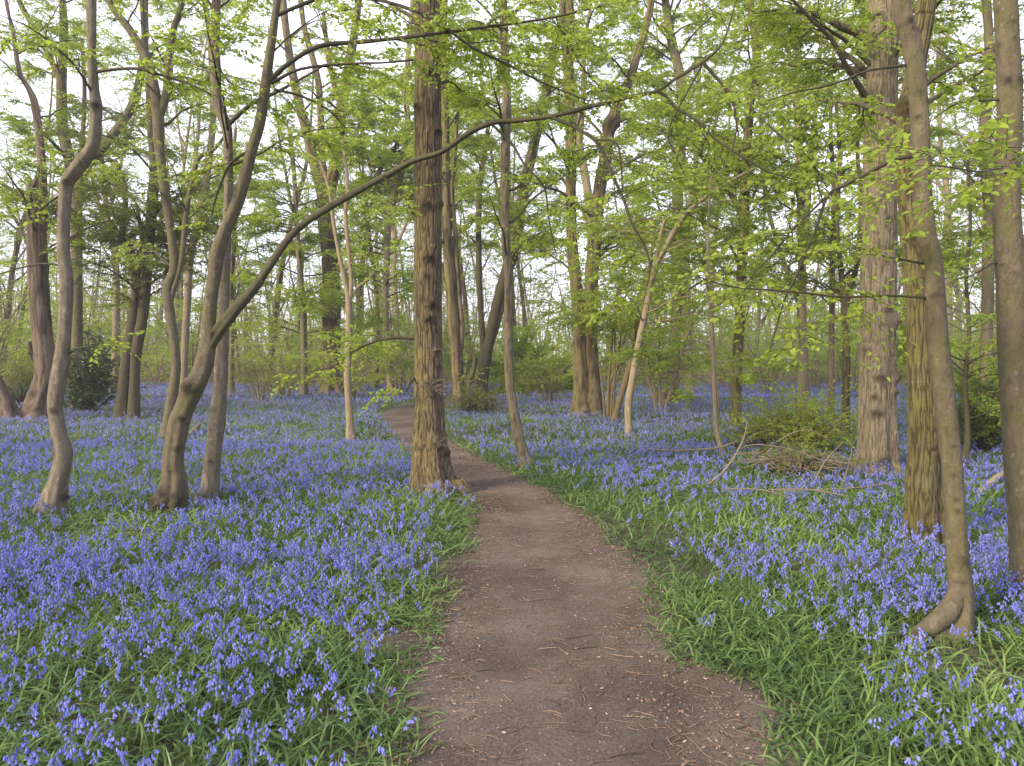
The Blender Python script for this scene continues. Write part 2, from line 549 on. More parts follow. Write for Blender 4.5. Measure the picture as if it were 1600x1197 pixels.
# ------------------------------------------------------------------ foliage and branches
def sprays(O, D, L, m, ls, rg, hexa=False, twr=.0016, flat=.35):
    """flat leafy sprays. O,D (S,3), L (S). returns leaf (V,F,r) and twig (V,F)"""
    S = len(O)
    if S == 0: return None, None
    t = (np.arange(m) + .8) / m
    t = np.broadcast_to(t[None], (S, m)) + rg.uniform(-.04, .04, (S, m))
    up = np.array([0, 0, 1.])
    droop = rg.uniform(.05, .3, (S, 1))
    pos = O[:, None] + D[:, None] * (L[:, None] * t)[..., None]
    pos[..., 2] -= droop * L[:, None] * t ** 2
    side = norm(np.cross(D, up) + 1e-6)
    sg = np.where(np.arange(m) % 2, 1., -1.)[None, :, None]
    end = (np.arange(m) == m - 1)[None, :, None]
    ang = rg.uniform(.6, 1.1, (S, m, 1)) * (1 - .85 * end)
    ld = D[:, None] * np.cos(ang) + side[:, None] * sg * np.sin(ang)
    ld[..., 2] += rg.uniform(-.55, .1, (S, m))
    ld = norm(ld)
    nn = up + rg.normal(0, flat, (S, m, 3))
    sv = norm(np.cross(ld, nn))
    nv = np.cross(sv, ld)
    sz = (ls * rg.uniform(.6, 1.2, (S, m, 1)))
    w = sz * .36
    base = pos
    r = np.clip(rg.normal(.5, .22, (S, m)) + rg.normal(0, .12, (S, 1)), 0, 1)
    if hexa:
        a1 = base + ld * sz * .28 + sv * w * .95 + nv * w * .3
        a2 = base + ld * sz * .68 + sv * w * .75 + nv * w * .2
        b1 = base + ld * sz * .28 - sv * w * .95 + nv * w * .3
        b2 = base + ld * sz * .68 - sv * w * .75 + nv * w * .2
        tip = base + ld * sz - nv * w * .3
        V = np.stack([base, a1, a2, tip, b2, b1], 2).reshape(-1, 3)
        i = np.arange(S * m)[:, None] * 6
        Fq = np.vstack([i + np.array([[0, 1, 2, 3]]), i + np.array([[0, 3, 4, 5]])])
        leaf = (V, Fq, np.repeat(r.ravel(), 6))
    else:
        a1 = base + ld * sz * .45 + sv * w + nv * w * .3
        b1 = base + ld * sz * .45 - sv * w + nv * w * .3
        tip = base + ld * sz
        V = np.stack([base, a1, tip, b1], 2).reshape(-1, 3)
        i = np.arange(S * m)[:, None] * 4
        leaf = (V, i + np.array([[0, 1, 2, 3]]), np.repeat(r.ravel(), 4))
    tw = None
    if twr:
        tq = np.array([0, .5, 1.])
        Pt = O[:, None] + D[:, None] * (L[:, None] * tq)[..., None]
        Pt[..., 2] -= droop * L[:, None] * tq ** 2
        tw = tubes(Pt, np.broadcast_to(np.array([1.3, 1., .6]) * twr, (S, 3)), 3)
    return leaf, tw


def rot_h(D, a):
    c, s = np.cos(a), np.sin(a)
    return np.stack([D[..., 0] * c - D[..., 1] * s, D[..., 0] * s + D[..., 1] * c, D[..., 2]], -1)


def grow(limbs, rg, leaves, twigs, ls=.045, per2=3.0, per3=6.0, m=9, l2=.32, hexa=False, thick=1., start=.2, sp=.36, flat=.85, cut=None):
    """limbs: list of (n,4) paths; adds side shoots and leafy sprays"""
    for path in limbs:
        X, R = path[:, :3], path[:, 3]
        s = np.concatenate([[0], np.cumsum(np.linalg.norm(np.diff(X, axis=0), axis=1))])
        L = s[-1]
        n2 = max(2, int(L * per2))
        t = rg.uniform(start, 1, n2); t[0] = 1.
        o = np.stack([np.interp(t * L, s, X[:, i]) for i in range(3)], -1)
        o2 = np.stack([np.interp(np.minimum(t * L + .1, L), s, X[:, i]) for i in range(3)], -1)
        o1 = np.stack([np.interp(np.maximum(t * L - .1, 0), s, X[:, i]) for i in range(3)], -1)
        D = norm(o2 - o1)
        hz = norm(D * np.array([1, 1, .5]))
        flip = np.where(rg.random(n2) < .5, 1, -1)
        a = flip * rg.uniform(.5, 1.2, n2); a[0] = 0
        # when the limb climbs steeply send shoots out all round
        steep = np.abs(D[:, 2]) > .8
        rh = rg.uniform(0, 2 * math.pi, n2)
        hz = np.where(steep[:, None], np.stack([np.cos(rh), np.sin(rh), np.zeros(n2)], -1), hz)
        d2 = rot_h(hz, a)
        d2[:, 2] = d2[:, 2] * .5 + rg.uniform(-.3, .55, n2)
        d2 = norm(d2)
        len2 = np.clip(L * l2 * (1.15 - .6 * t) * rg.uniform(.6, 1.3, n2), .25, 1.9)
        q = np.linspace(0, 1, 6)
        Pt = o[:, None] + d2[:, None] * (len2[:, None] * q)[..., None]
        Pt += np.cumsum(rg.normal(0, .035, (n2, 6, 3)) * len2[:, None, None] * (q > 0)[None, :, None], axis=1)
        Pt[..., 2] -= (rg.uniform(0, .25, n2) * len2)[:, None] * q ** 2
        rb = np.minimum(np.interp(t * L, s, R) * .6, .004 + .007 * len2) * thick
        V, Q, _ = tubes(Pt, rb[:, None] * (1 - .75 * q)[None], 4 if hexa else 3)
        twigs.add(V, Q)
        # sprays
        n3 = np.maximum(2, (len2 * per3).astype(int))
        ii = np.repeat(np.arange(n2), n3)
        tt = rg.uniform(.15, 1, len(ii))
        k = np.minimum((tt * 5).astype(int), 4); fr = tt * 5 - k
        o3 = Pt[ii, k] * (1 - fr)[:, None] + Pt[ii, k + 1] * fr[:, None]
        if cut is not None:
            keep = cut(o3, rg)
            ii, o3, k = ii[keep], o3[keep], k[keep]
        dd = norm(Pt[ii, k + 1] - Pt[ii, k])
        d3 = rot_h(dd, np.where(rg.random(len(ii)) < .5, 1, -1) * rg.uniform(.3, 1.1, len(ii)))
        d3[:, 2] = d3[:, 2] * .4 + rg.uniform(-.5, .3, len(ii))
        d3 = norm(d3)
        lf, tw = sprays(o3, d3, sp * rg.uniform(.5, 1.2, len(ii)), m, ls, rg, hexa, .0023 * thick, flat)
        if lf: leaves.add(*lf)
        if tw: twigs.add(tw[0], tw[1])


def side_branch(o, az, L, e0, e1, r0, rg, n=9, wig=.12):
    q = np.linspace(0, 1, n)
    e = e0 * (1 - q) + e1 * q + rg.normal(0, wig, n)
    a = az + np.cumsum(rg.normal(0, wig, n))
    st = L / (n - 1)
    d = np.stack([np.cos(a) * np.cos(e), np.sin(a) * np.cos(e), np.sin(e)], -1) * st
    X = o + np.vstack([[0, 0, 0], np.cumsum(d[:-1], axis=0)])
    return np.c_[X, r0 * (1 - .85 * q)]


LEAVES = [0]
DENS2, DENS3, NBF, LSF = 1.5, 3.4, 1.9, 1.2


def tree(name, label, cat, d, stems, mat='horn', limbs=(), nb=10, zr=(2.6, 8), bl=(1.4, 2.8), ls=.045, leaf='leaf', per2=3., per3=6., m=9,
         k=18, ridge=0., lump=.06, ds=.08, ext=3., knots=(), scars=0, seed=1, hexa=False, group=None, br=.3, el=(.75, .1), thick=1.,
         flare=1.35, rf=26., bmat=None, cut=None, sp=.36, stem_part=None, leafy_limbs=True, stem_mat=None, flute=0.):
    rg = np.random.default_rng(seed)
    nb = int(nb * NBF); per2 *= DENS2; per3 *= DENS3; ls *= LSF
    s0 = stems[0]
    b = P(s0[0][0], s0[0][1], d)
    gz = float(ground_z(b[0], b[1]))
    root = empty(name, (b[0], b[1], gz))
    tag(root, label, cat, group)
    M0 = M[mat]
    leaves, twigs = Bag(), Bag()
    paths = []
    for si, st in enumerate(stems):
        dd0 = st[0][3] if len(st[0]) > 3 else d
        pts = []
        for q in st:
            dd = q[3] if len(q) > 3 else dd0
            pts.append(np.append(P(q[0], q[1], dd), q[2] / F * dd))
        pts = np.array(pts)
        if si == 0 or st[0][1] > 600:
            p0 = pts[0].copy(); r0 = p0[3]
            p0[2] = gz - .12; p0[3] = r0 * flare
            if pts[0, 2] < gz + .08: pts = pts[1:] if len(pts) > 2 and pts[1, 2] > gz + .1 else pts
            mid = p0.copy(); mid[2] = gz + .05; mid[3] = r0 * (1 + (flare - 1) * .5)
            mid[:2] = p0[:2] * .8 + pts[0, :2] * .2
            pts = np.vstack([p0, mid, pts]) if pts[0, 2] > gz + .12 else np.vstack([p0, pts])
        if st[-1][1] <= 15 and ext > 0:
            dr = norm((pts[-1, :3] - pts[-2, :3]))
            a = pts[-1].copy()
            n = 4
            for i in range(n):
                dr = norm(dr * .7 + np.array([rg.normal(0, .08), rg.normal(0, .08), .5]))
                a = np.append(a[:3] + dr * ext / n, pts[-1, 3] * (1 - .8 * (i + 1) / n))
                pts = np.vstack([pts, a])
        pth = catmull(pts, ds)
        pth[:, 3] = np.maximum(pth[:, 3], .003)
        paths.append(pth)
        kk = []
        if si == 0 or True:
            for kt in knots:
                dd = kt[4] if len(kt) > 4 else d
                c = P(kt[0], kt[1], dd)
                i = np.argmin(np.abs(pth[:, 2] - c[2]))
                if abs(pth[i, 0] - c[0]) < pth[i, 3] * 1.6:
                    off = np.clip((c[0] - pth[i, 0]), -pth[i, 3], pth[i, 3])
                    yy = pth[i, 1] - math.sqrt(max(pth[i, 3] ** 2 - off ** 2, 0))
                    kk.append(((c[0], yy, c[2]), .85 * kt[2] / F * dd, kt[3] / F * dd))
            for _ in range(scars if si == 0 else scars // 2):
                i = rg.integers(3, len(pth) - 2)
                a = rg.uniform(math.pi, 2 * math.pi)
                kk.append((pth[i, :3] + np.array([math.cos(a), math.sin(a), 0]) * pth[i, 3], rg.uniform(.008, .019), rg.uniform(.004, .010)))
        V, Fs, kn = stem_mesh(pth, k if si == 0 else max(8, int(k * .75)), lump, ridge, rf, kk, seed + si, flute=flute, root=.17 if si == 0 else 0)
        build('trunk' if (si == 0 or (stem_part or 'limb') == 'trunk') else 'limb', V, Fs, M[stem_mat] if stem_mat and si else M0, root, knot=kn)
    BM = M[bmat] if bmat else M['horn_dark'] if mat != 'tan' else M0
    glimbs = []
    for li in limbs:
        dd0 = li[0][3] if len(li[0]) > 3 else d
        pts = np.array([np.append(P(q[0], q[1], q[3] if len(q) > 3 else dd0), q[2] / F * (q[3] if len(q) > 3 else dd0)) for q in li])
        pth = catmull(pts, .06)
        pth[:, 3] = np.maximum(pth[:, 3], .002)
        V, Fs, kn = stem_mesh(pth, 10, lump * 1.5, 0, 26, (), seed + 50)
        build('branch' if li[0][1] < 800 else 'root', V, Fs, BM if li[0][1] < 800 else M0, root, knot=kn)
        if leafy_limbs and pth[:, 2].max() > .8: glimbs.append(pth)
    for i in range(nb):
        pth = paths[i % len(paths)]
        ok = np.where((pth[:, 2] > zr[0]) & (pth[:, 2] < zr[1]))[0]
        if not len(ok): continue
        j = rg.choice(ok)
        L = rg.uniform(*bl)
        az = i * 2.4 + rg.uniform(-.6, .6)
        bp = side_branch(pth[j, :3], az, L, el[0] + rg.normal(0, .12), el[1] + rg.normal(0, .15), max(.006, min(pth[j, 3] * br, .012 + .012 * L)) * thick, rg)
        V, Fs, kn = stem_mesh(catmull(bp, .15), 6, .05, 0, 26, (), seed + 90 + i)
        build('branch', V, Fs, BM, root, knot=kn)
        glimbs.append(bp)
    if per2 > 0:
        grow(glimbs, rg, leaves, twigs, ls, per2, per3, m, hexa=hexa, thick=thick, cut=cut, sp=sp)
        tw = twigs.build('twigs', M['twig'] if not bmat or bmat != 'twig_tan' else M['twig_tan'], root)
        fo = leaves.build('foliage', M[leaf], root, smooth=False)
        for x in (tw, fo):
            if x: x['kind'] = 'stuff'
        LEAVES[0] += leaves.n
    return root


def dz(y): return depth(y)

# ------------------------------------------------------------------ the trees one can tell apart
# the arching hornbeam whose long limb crosses the whole picture
D2 = dz(800)
tree('hornbeam_tree', 'forked leaning grey tree whose long limb arches right across in front of the big trunk', 'tree', D2,
     [[(266, 800, 22.5), (270, 775, 20.7), (272, 750, 18.0), (270, 720, 15.3), (278, 671, 15.3), (287, 640, 14.4), (298, 614, 15.3), (312, 588, 13.5), (322, 555, 13.5), (326, 524, 11.7), (327, 494, 10.8), (331, 456, 9.9), (340, 400, 10.8), (349, 368, 9.9), (374, 307, 9.0), (394, 234, 8.1), (407, 187, 7.7), (417, 117, 6.8), (428, 40, 6.3), (433, 0, 5.9)],
      [(320, 552, 12.00), (338, 522, 10.80), (368, 483, 8.91), (395, 453, 7.74), (422, 415, 5.85), (447, 378, 5.49), (477, 348, 5.13), (524, 318, 5.13), (567, 294, 4.95), (607, 272, 4.68), (647, 251, 4.50, D2 - .3), (690, 237, 4.23, D2 - .4), (734, 207, 4.14, D2 - .4), (768, 192, 3.87, D2 - .5), (800, 189, 3.69, D2 - .5), (860, 182, 3.60, D2 - .6), (934, 164, 3.15, D2 - .7), (990, 150, 2.97, D2 - .8), (1027, 142, 2.88, D2 - .8), (1054, 124, 2.61, D2 - .9), (1098, 97, 2.25, D2 - .9), (1124, 74, 1.71, D2 - 1), (1137, 47, 1.53, D2 - 1), (1150, 2, 1.08, D2 - 1)]],
     'horn', k=48, lump=.10, ds=.028, flute=.06, ext=2.2, scars=22, seed=11, hexa=True, nb=3, zr=(3.8, 6.5), bl=(1, 1.8), thick=.9, per2=2.6, per3=4.6,
     knots=[(262, 768, 13, 4), (280, 776, 13, 8), (255, 782, 10, 6), (270, 792, 16, 7), (300, 604, 10, 7), (290, 596, 6, 4), (288, 652, 6, 3), (281, 700, 5, 1), (273, 735, 4, 1), (303, 552, 4, 3), (335, 522, 5, 2)], bmat='twig_backlit', stem_mat='horn_dark',  # limb's backlit shade painted as darker bark than the trunk
     limbs=[[(862, 183, 3, D2 - .6), (900, 200, 2.8, D2 - .7), (930, 220, 2.6, D2 - .8), (944, 241, 2.4, D2 - .8), (957, 274, 2.4, D2 - .9), (974, 311, 2.2, D2 - .9), (987, 348, 2, D2 - 1), (1007, 384, 1.6, D2 - 1), (1016, 420, 1.1, D2 - 1), (1006, 470, .8, D2 - 1)],
            [(930, 219, 1.8, D2 - .8), (962, 222, 1.7, D2 - .9), (970, 254, 1.4, D2 - .9), (973, 300, 1, D2 - .9)],
            [(1028, 143, 2.6, D2 - .8), (1040, 149, 2.4, D2 - .8), (1054, 167, 2.3, D2 - .8), (1090, 190, 2, D2 - .9), (1121, 220, 1.8, D2 - .9), (1164, 247, 1.5, D2 - 1), (1197, 267, 1.2, D2 - 1), (1240, 280, .8, D2 - 1)],
            [(1098, 97, 2.8, D2 - .9), (1127, 130, 2.6, D2 - .9), (1151, 154, 2.4, D2 - 1), (1181, 177, 2.1, D2 - 1), (1205, 200, 1.9, D2 - 1.1), (1245, 235, 1.5, D2 - 1.2), (1275, 265, 1.2, D2 - 1.2), (1292, 294, .9, D2 - 1.2)],
            [(1127, 130, 2, D2 - .9), (1147, 167, 1.8, D2 - .9), (1151, 200, 1.5, D2 - .9), (1144, 234, 1.2, D2 - .9)],
            [(1098, 100, 1.5, D2 - .9), (1046, 200, 1.2, D2 - .9), (1055, 240, 1.1, D2 - .9), (1078, 290, .9, D2 - .9)],
            [(418, 130, 4.5), (450, 100, 4), (500, 72, 3.6), (560, 66, 3.2), (620, 60, 2.8, D2 - .3), (700, 50, 2.4, D2 - .5), (790, 38, 2, D2 - .6), (860, 28, 1.6, D2 - .6), (940, 10, 1.2, D2 - .6)],
            [(424, 130, 3), (470, 108, 2.4), (540, 100, 2), (600, 98, 1.6, D2 - .2), (645, 94, 1.3, D2 - .3)],
            [(431, 25, 3.6), (470, 8, 3.2), (520, -8, 3), (580, -2, 2.7, D2 - .2), (640, 14, 2.4, D2 - .4), (690, 40, 2.2, D2 - .5), (740, 75, 2, D2 - .6), (800, 104, 1.8, D2 - .6), (850, 130, 1.4, D2 - .7), (920, 158, 1, D2 - .8)],
            [(430, 140, 2), (470, 150, 1.7), (510, 170, 1.4), (540, 200, 1)],
            [(600, 278, 2.6), (625, 300, 2.2), (646, 335, 1.6)],
            [(768, 194, 2.2, D2 - .5), (800, 225, 2, D2 - .5), (818, 255, 1.8, D2 - .6), (850, 293, 1.6, D2 - .6), (857, 340, 1.2, D2 - .6), (868, 395, .9, D2 - .6)],
            [(395, 232, 2.5), (361, 256, 2), (340, 300, 1.5), (330, 340, 1)]])

D1 = dz(812)
tree('crooked_grey_tree', 'crooked pale grey tree with a kinked stem, nearest on the left', 'tree', D1,
     [[(80, 812, 19.8), (85, 776, 16.2), (95, 740, 14.0), (100, 708, 12.6), (90, 668, 11.2), (86, 628, 10.8), (95, 570, 10.8), (101, 513, 9.5), (104, 440, 9.9), (99, 398, 9.0), (100, 334, 8.6), (104, 288, 9.0), (119, 265, 9.9), (143, 232, 8.6), (148, 205, 8.1), (150, 167, 8.1), (146, 134, 7.2), (143, 67, 6.8), (143, 0, 6.7)]],
     'horn_pale', k=48, lump=.12, ds=.028, flute=.07, ext=2.5, scars=26, seed=12, hexa=True, nb=3, zr=(3.2, 5.8), bl=(1, 1.7), flare=1.25,
     knots=[(152, 166, 7, 6), (86, 700, 5, 2), (85, 688, 4, 2), (88, 712, 4, 1), (72, 800, 9, 5), (103, 775, 8, 4), (88, 640, 5, 2), (107, 286, 4, 3)], bmat='horn_dark', per3=5,
     limbs=[[(98, 415, 2), (70, 412, 1.6), (35, 418, 1.3), (0, 428, 1)], [(103, 300, 2.2), (80, 314, 1.6), (60, 330, 1.2)],
            [(150, 112, 2.6), (185, 108, 2.3), (220, 108, 2.1), (260, 120, 2), (300, 133, 1.8), (330, 148, 1.4)],
            [(96, 560, 1.6), (120, 545, 1.3), (150, 540, 1)]])

D3 = dz(782)
tree('straight_grey_tree', 'slim grey tree with a torn brown strip, just right of the forked leaning tree', 'tree', D3,
     [[(326, 782, 16), (329, 765, 14), (333, 720, 12.5), (339, 663, 11.5), (344, 607, 10), (347, 550, 9.5), (350, 470, 8.5), (352, 400, 7.5), (356, 334, 6.5), (357, 234, 6.5), (354, 197, 8), (340, 160, 7.5), (336, 100, 6.8), (337, 33, 6.2), (338, 0, 6)]],
     'horn_pale', k=44, lump=.10, ds=.03, flute=.07, ext=2.5, scars=24, seed=13, hexa=True, nb=4, zr=(3.3, 6), bl=(1, 2), bmat='horn_dark', per3=5,
     knots=[(329, 600, 5, 2), (331, 640, 5, 2), (334, 720, 4, 1.5), (322, 770, 8, 4)],
     limbs=[[(356, 196, 4), (372, 180, 3.4), (397, 160, 3), (430, 145, 2.4), (480, 118, 1.8), (510, 100, 1.2)],
            [(338, 100, 2), (360, 130, 1.6), (385, 140, 1.2)]])

DO = dz(772)
tree('oak_tree', 'stout straight ridged trunk beside the path near the middle, crossed by the arching limb', 'tree', DO,
     [[(680, 772, 43), (677, 752, 35), (674, 720, 29), (672, 690, 26.5), (671, 663, 24.5), (670, 588, 22.5), (669, 513, 21.5), (669, 400, 21), (669, 267, 21), (668, 167, 20.5), (669, 100, 20), (667, 0, 19.5)]],
     'oak', k=240, lump=.035, ridge=.0042, rf=62, ds=.022, ext=6, seed=14, nb=5, zr=(4.5, 9), bl=(1.2, 2.4), hexa=True, flare=1.2, per3=5,
     knots=[(674, 120, 8, 5), (655, 172, 7, 5), (684, 210, 8, 5), (668, 325, 8, 5), (688, 320, 7, 5), (672, 405, 8, 6), (676, 478, 8, 7), (673, 500, 8, 6), (683, 548, 6, 4), (676, 600, 9, 6), (686, 690, 8, 6), (697, 706, 6, 5), (668, 433, 5, 3), (650, 330, 5, 4)],
     limbs=[[(660, 532, 2.6), (630, 528, 2.2), (600, 530, 2), (575, 538, 1.8, DO + .4), (552, 550, 1.5, DO + .5), (520, 572, 1.2, DO + .6), (490, 580, .9, DO + .6)],
            [(650, 590, 2.4), (640, 598, 2, DO - .2), (634, 612, 1.6, DO - .2)]], leaf='leaf_yel')

D13 = dz(735)
tree('curved_slim_tree', 'slim tree with a bowed tan foot at the right edge of the path', 'tree', D13,
     [[(826, 735, 13), (820, 720, 11.5), (811, 686, 9.5), (803, 644, 8), (796, 588, 7.2), (794, 513, 7), (795, 438, 7), (790, 368, 6.8), (789, 267, 6.8), (792, 167, 6.6), (788, 67, 6.2), (786, 0, 6)]],
     'oak_pale', k=40, lump=.06, ridge=.003, rf=50, ds=.04, ext=4, seed=15, nb=9, zr=(2.8, 8.5), bl=(1.2, 2.4), hexa=True, scars=10,
     limbs=[[(790, 300, 2.5), (812, 290, 2.2), (826, 262, 2), (838, 215, 1.6), (846, 180, 1.2)]])

D20 = dz(745)
tree('big_oak_tree', 'thickest pale ridged oak trunk on the right with dark burrs', 'tree', D20,
     [[(1370, 745, 33), (1370, 720, 29.5), (1371, 690, 27.5), (1371, 625, 26.5), (1371, 513, 26), (1373, 400, 25), (1375, 267, 24), (1377, 167, 23), (1380, 67, 21.5), (1379, 0, 20)]],
     'oak_pale', k=250, lump=.035, ridge=.004, rf=58, ds=.025, ext=6, seed=16, nb=8, zr=(4.2, 9.5), bl=(1.5, 3), hexa=True,
     knots=[(1394, 503, 7, 6), (1393, 590, 7, 6), (1362, 588, 7, 7), (1358, 642, 7, 8), (1388, 612, 5, 4), (1372, 484, 5, 4), (1348, 545, 5, 5), (1390, 565, 4, 4), (1356, 618, 4, 4), (1365, 715, 10, 4), (1374, 345, 5, 3)],
     limbs=[[(1362, 66, 9), (1350, 58, 8), (1334, 48, 7), (1315, 42, 6), (1300, 33, 5), (1270, 22, 4), (1230, 15, 3, D20 - .4), (1180, 20, 2, D20 - .6)],
            [(1362, 30, 3, D20 - .5), (1378, 20, 3, D20 - .7), (1383, 42, 2.6, D20 - .8), (1360, 62, 2, D20 - .8)]], leaf='leaf')

D21 = dz(858)
tree('mossy_oak_tree', 'green-tinged ridged oak trunk standing behind the smooth bowed trunk', 'tree', D21,
     [[(1449, 858, 36), (1448, 830, 31), (1446, 776, 28), (1446, 700, 25), (1445, 640, 23.5), (1442, 550, 21.5), (1440, 475, 20.5), (1433, 400, 19), (1424, 334, 16.5), (1418, 284, 16), (1417, 200, 15), (1430, 110, 14.5), (1444, 30, 14), (1448, 0, 13.5)]],
     'oak_green', k=230, lump=.05, ridge=.0038, rf=70, ds=.02, ext=5, seed=17, nb=4, zr=(3.4, 7), bl=(1.0, 2), hexa=True,
     knots=[(1410, 165, 13, 9), (1412, 180, 10, 8), (1416, 290, 9, 7), (1427, 372, 11, 8), (1440, 462, 9, 7), (1440, 520, 5, 4), (1442, 580, 6, 4), (1456, 648, 8, 4), (1452, 710, 6, 3), (1420, 140, 8, 6)])

D22 = dz(1004)
tree('smooth_bowed_tree', 'smooth grey-brown trunk with a hooked foot, nearest on the right', 'tree', D22,
     [[(1472, 1004, 38), (1489, 985, 30), (1499, 955, 21), (1501, 916, 18), (1496, 866, 16.5), (1493, 800, 15.5), (1487, 720, 15), (1476, 625, 15), (1467, 550, 15), (1462, 475, 14.5), (1456, 400, 14.2), (1447, 367, 14), (1440, 284, 13.5), (1437, 200, 13), (1433, 134, 13.2), (1424, 67, 13.6), (1408, 5, 13)]],
     'horn', k=56, lump=.06, ds=.022, flute=.022, ls=.034, ext=3, scars=44, seed=18, hexa=True, nb=0, flare=1.1, per2=3.4, per3=5, thick=.75,
     knots=[(1436, 980, 9, 3), (1424, 990, 9, 3), (1494, 870, 8, 3), (1492, 905, 6, 2), (1480, 740, 5, 2), (1456, 462, 6, 2), (1444, 160, 4, 2)], bmat='twig_backlit',
     limbs=[[(1499, 910, 12), (1491, 940, 15, D22 - .02), (1474, 964, 16, D22 - .04), (1453, 980, 14, D22 - .06), (1434, 993, 12, D22 - .08), (1422, 1012, 12, D22 - .08)],
            [(1437, 243, 3.6), (1410, 246, 3.2), (1387, 254, 3, D22 + .1), (1350, 274, 2.8, D22 + .1), (1317, 291, 2.6, D22 + .1), (1294, 304, 2.5, D22 + .1), (1277, 351, 2.2, D22 + .1), (1257, 398, 2), (1245, 430, 1.8), (1226, 468, 1.5), (1215, 505, 1.2), (1202, 550, .8)],
            [(1294, 304, 1.9, D22 + .1), (1267, 331, 1.7), (1233, 364, 1.6), (1210, 395, 1.4), (1180, 425, 1.2), (1162, 450, .8)],
            [(1434, 99, 2.4), (1417, 102, 2.1), (1357, 110, 1.9), (1324, 124, 1.8), (1280, 137, 1.6), (1243, 144, 1.3), (1200, 157, .8)],
            [(1462, 466, 2.8), (1444, 465, 2.1), (1388, 462, 1.8), (1313, 464, 1.7), (1260, 458, 1.6), (1200, 453, 1.4), (1138, 447, 1.2), (1086, 430, 1), (1063, 415, .7)],
            [(1455, 414, 2.2), (1444, 412, 2), (1410, 406, 1.6), (1380, 400, 1.3), (1334, 384, .8)],
            [(1245, 432, 1.3), (1262, 442, 1.1), (1282, 450, .7)]])
D23 = dz(950)
tree('edge_smooth_tree', 'smooth brown trunk cut off by the right edge of the picture', 'tree', D23,
     [[(1608, 950, 24), (1602, 900, 20), (1596, 813, 19), (1590, 700, 19.5), (1583, 550, 20), (1577, 400, 20), (1573, 330, 19), (1574, 267, 18), (1578, 167, 17.5), (1574, 67, 16.5), (1571, 0, 16)]],
     'horn', k=56, lump=.05, ds=.022, flute=.02, ls=.034, ext=3, scars=40, seed=19, hexa=True, nb=0, flare=1.2, per2=3, per3=5, thick=.75, bmat='horn_dark',
     knots=[(1566, 130, 6, 3), (1585, 130, 8, 2), (1560, 415, 5, 3)],
     limbs=[[(1568, 155, 2.2), (1540, 157, 1.8), (1500, 160, 1.5), (1474, 174, 1.2), (1454, 190, .7)],
            [(1565, 262, 2, D23 - .3), (1530, 268, 1.6, D23 - .9), (1490, 262, 1.3, D23 - 1.3), (1455, 258, 1, D23 - 1.6)],
            [(1590, 240, 2, D23 - .3), (1605, 262, 1.6, D23 - .9), (1598, 272, 1.2, D23 - 1.5)],
            [(1568, 408, 2), (1550, 412, 1.6), (1520, 430, 1.2), (1495, 436, .8)]])

# middle distance
tree('pale_slim_tree', 'slim tree with a pale tan lower trunk coloured as sunlit standing alone left of the path', 'tree', dz(693),
     [[(549, 693, 7.5), (546, 644, 6), (543, 588, 5.6), (545, 531, 5.4), (545, 475, 5), (539, 437, 3.8), (530, 398, 3.2), (520, 340, 3), (515, 300, 2.4), (500, 250, 2)],
      [(545, 480, 4), (549, 440, 3.4), (545, 395, 3), (540, 334, 3), (543, 280, 2.4), (535, 220, 1.8)]],
     'tan', k=20, ds=.06, seed=21, nb=6, zr=(3, 6), bl=(.8, 1.6), leaf='leaf_yel', limbs=[[(546, 470, 2), (556, 452, 1.8), (570, 440, 1.3), (585, 425, 1)]])
tree('twin_stem_oak', 'dark twin-stemmed oak behind the bluebells right of the curved slim tree', 'tree', dz(652),
     [[(916, 652, 22), (912, 620, 16), (908, 569, 12), (903, 494, 9.5), (900, 438, 9), (893, 368, 8.2), (892, 267, 8), (890, 167, 8), (888, 100, 7.5), (890, 33, 7), (889, 5, 7)],
      [(928, 652, 17), (925, 588, 11.5), (922, 513, 10.5), (924, 438, 10.5), (929, 384, 10), (934, 317, 9.5), (945, 251, 9.5), (956, 187, 8.5), (985, 120, 6.5), (1007, 50, 5.5), (1018, 2, 5)]],
     'oak', k=40, ds=.12, seed=22, nb=16, zr=(3.5, 13), bl=(2, 4), ls=.06, ridge=.01, rf=14, ext=5, m=8,
     knots=[(953, 192, 9, 5), (960, 186, 6, 5), (948, 200, 7, 4), (962, 197, 5, 5)], stem_part='trunk')
tree('background_oak', 'tall dark oak with a three-way fork behind the pale slim tree', 'tree', dz(617),
     [[(521, 617, 19), (519, 590, 15), (518, 550, 13.5), (518, 475, 13.5), (516, 400, 13), (512, 367, 12.5), (507, 321, 12), (503, 250, 6), (498, 134, 5), (477, 50, 4), (470, 5, 4)],
      [(508, 318, 9), (490, 250, 8), (478, 200, 7.5), (467, 160, 7), (452, 84, 6), (443, 10, 5.5)],
      [(508, 322, 10), (522, 265, 9.5), (530, 200, 9), (535, 160, 8.5), (544, 110, 7.5), (554, 50, 6), (560, 5, 5)],
      [(533, 165, 5), (522, 130, 4.5), (512, 80, 4), (505, 20, 3)]],
     'oak', k=40, ds=.2, seed=23, nb=14, zr=(7, 20), bl=(2.5, 5), ls=.075, ridge=.012, rf=9, ext=5, m=7, per2=1.6, per3=3.5, stem_part='limb')
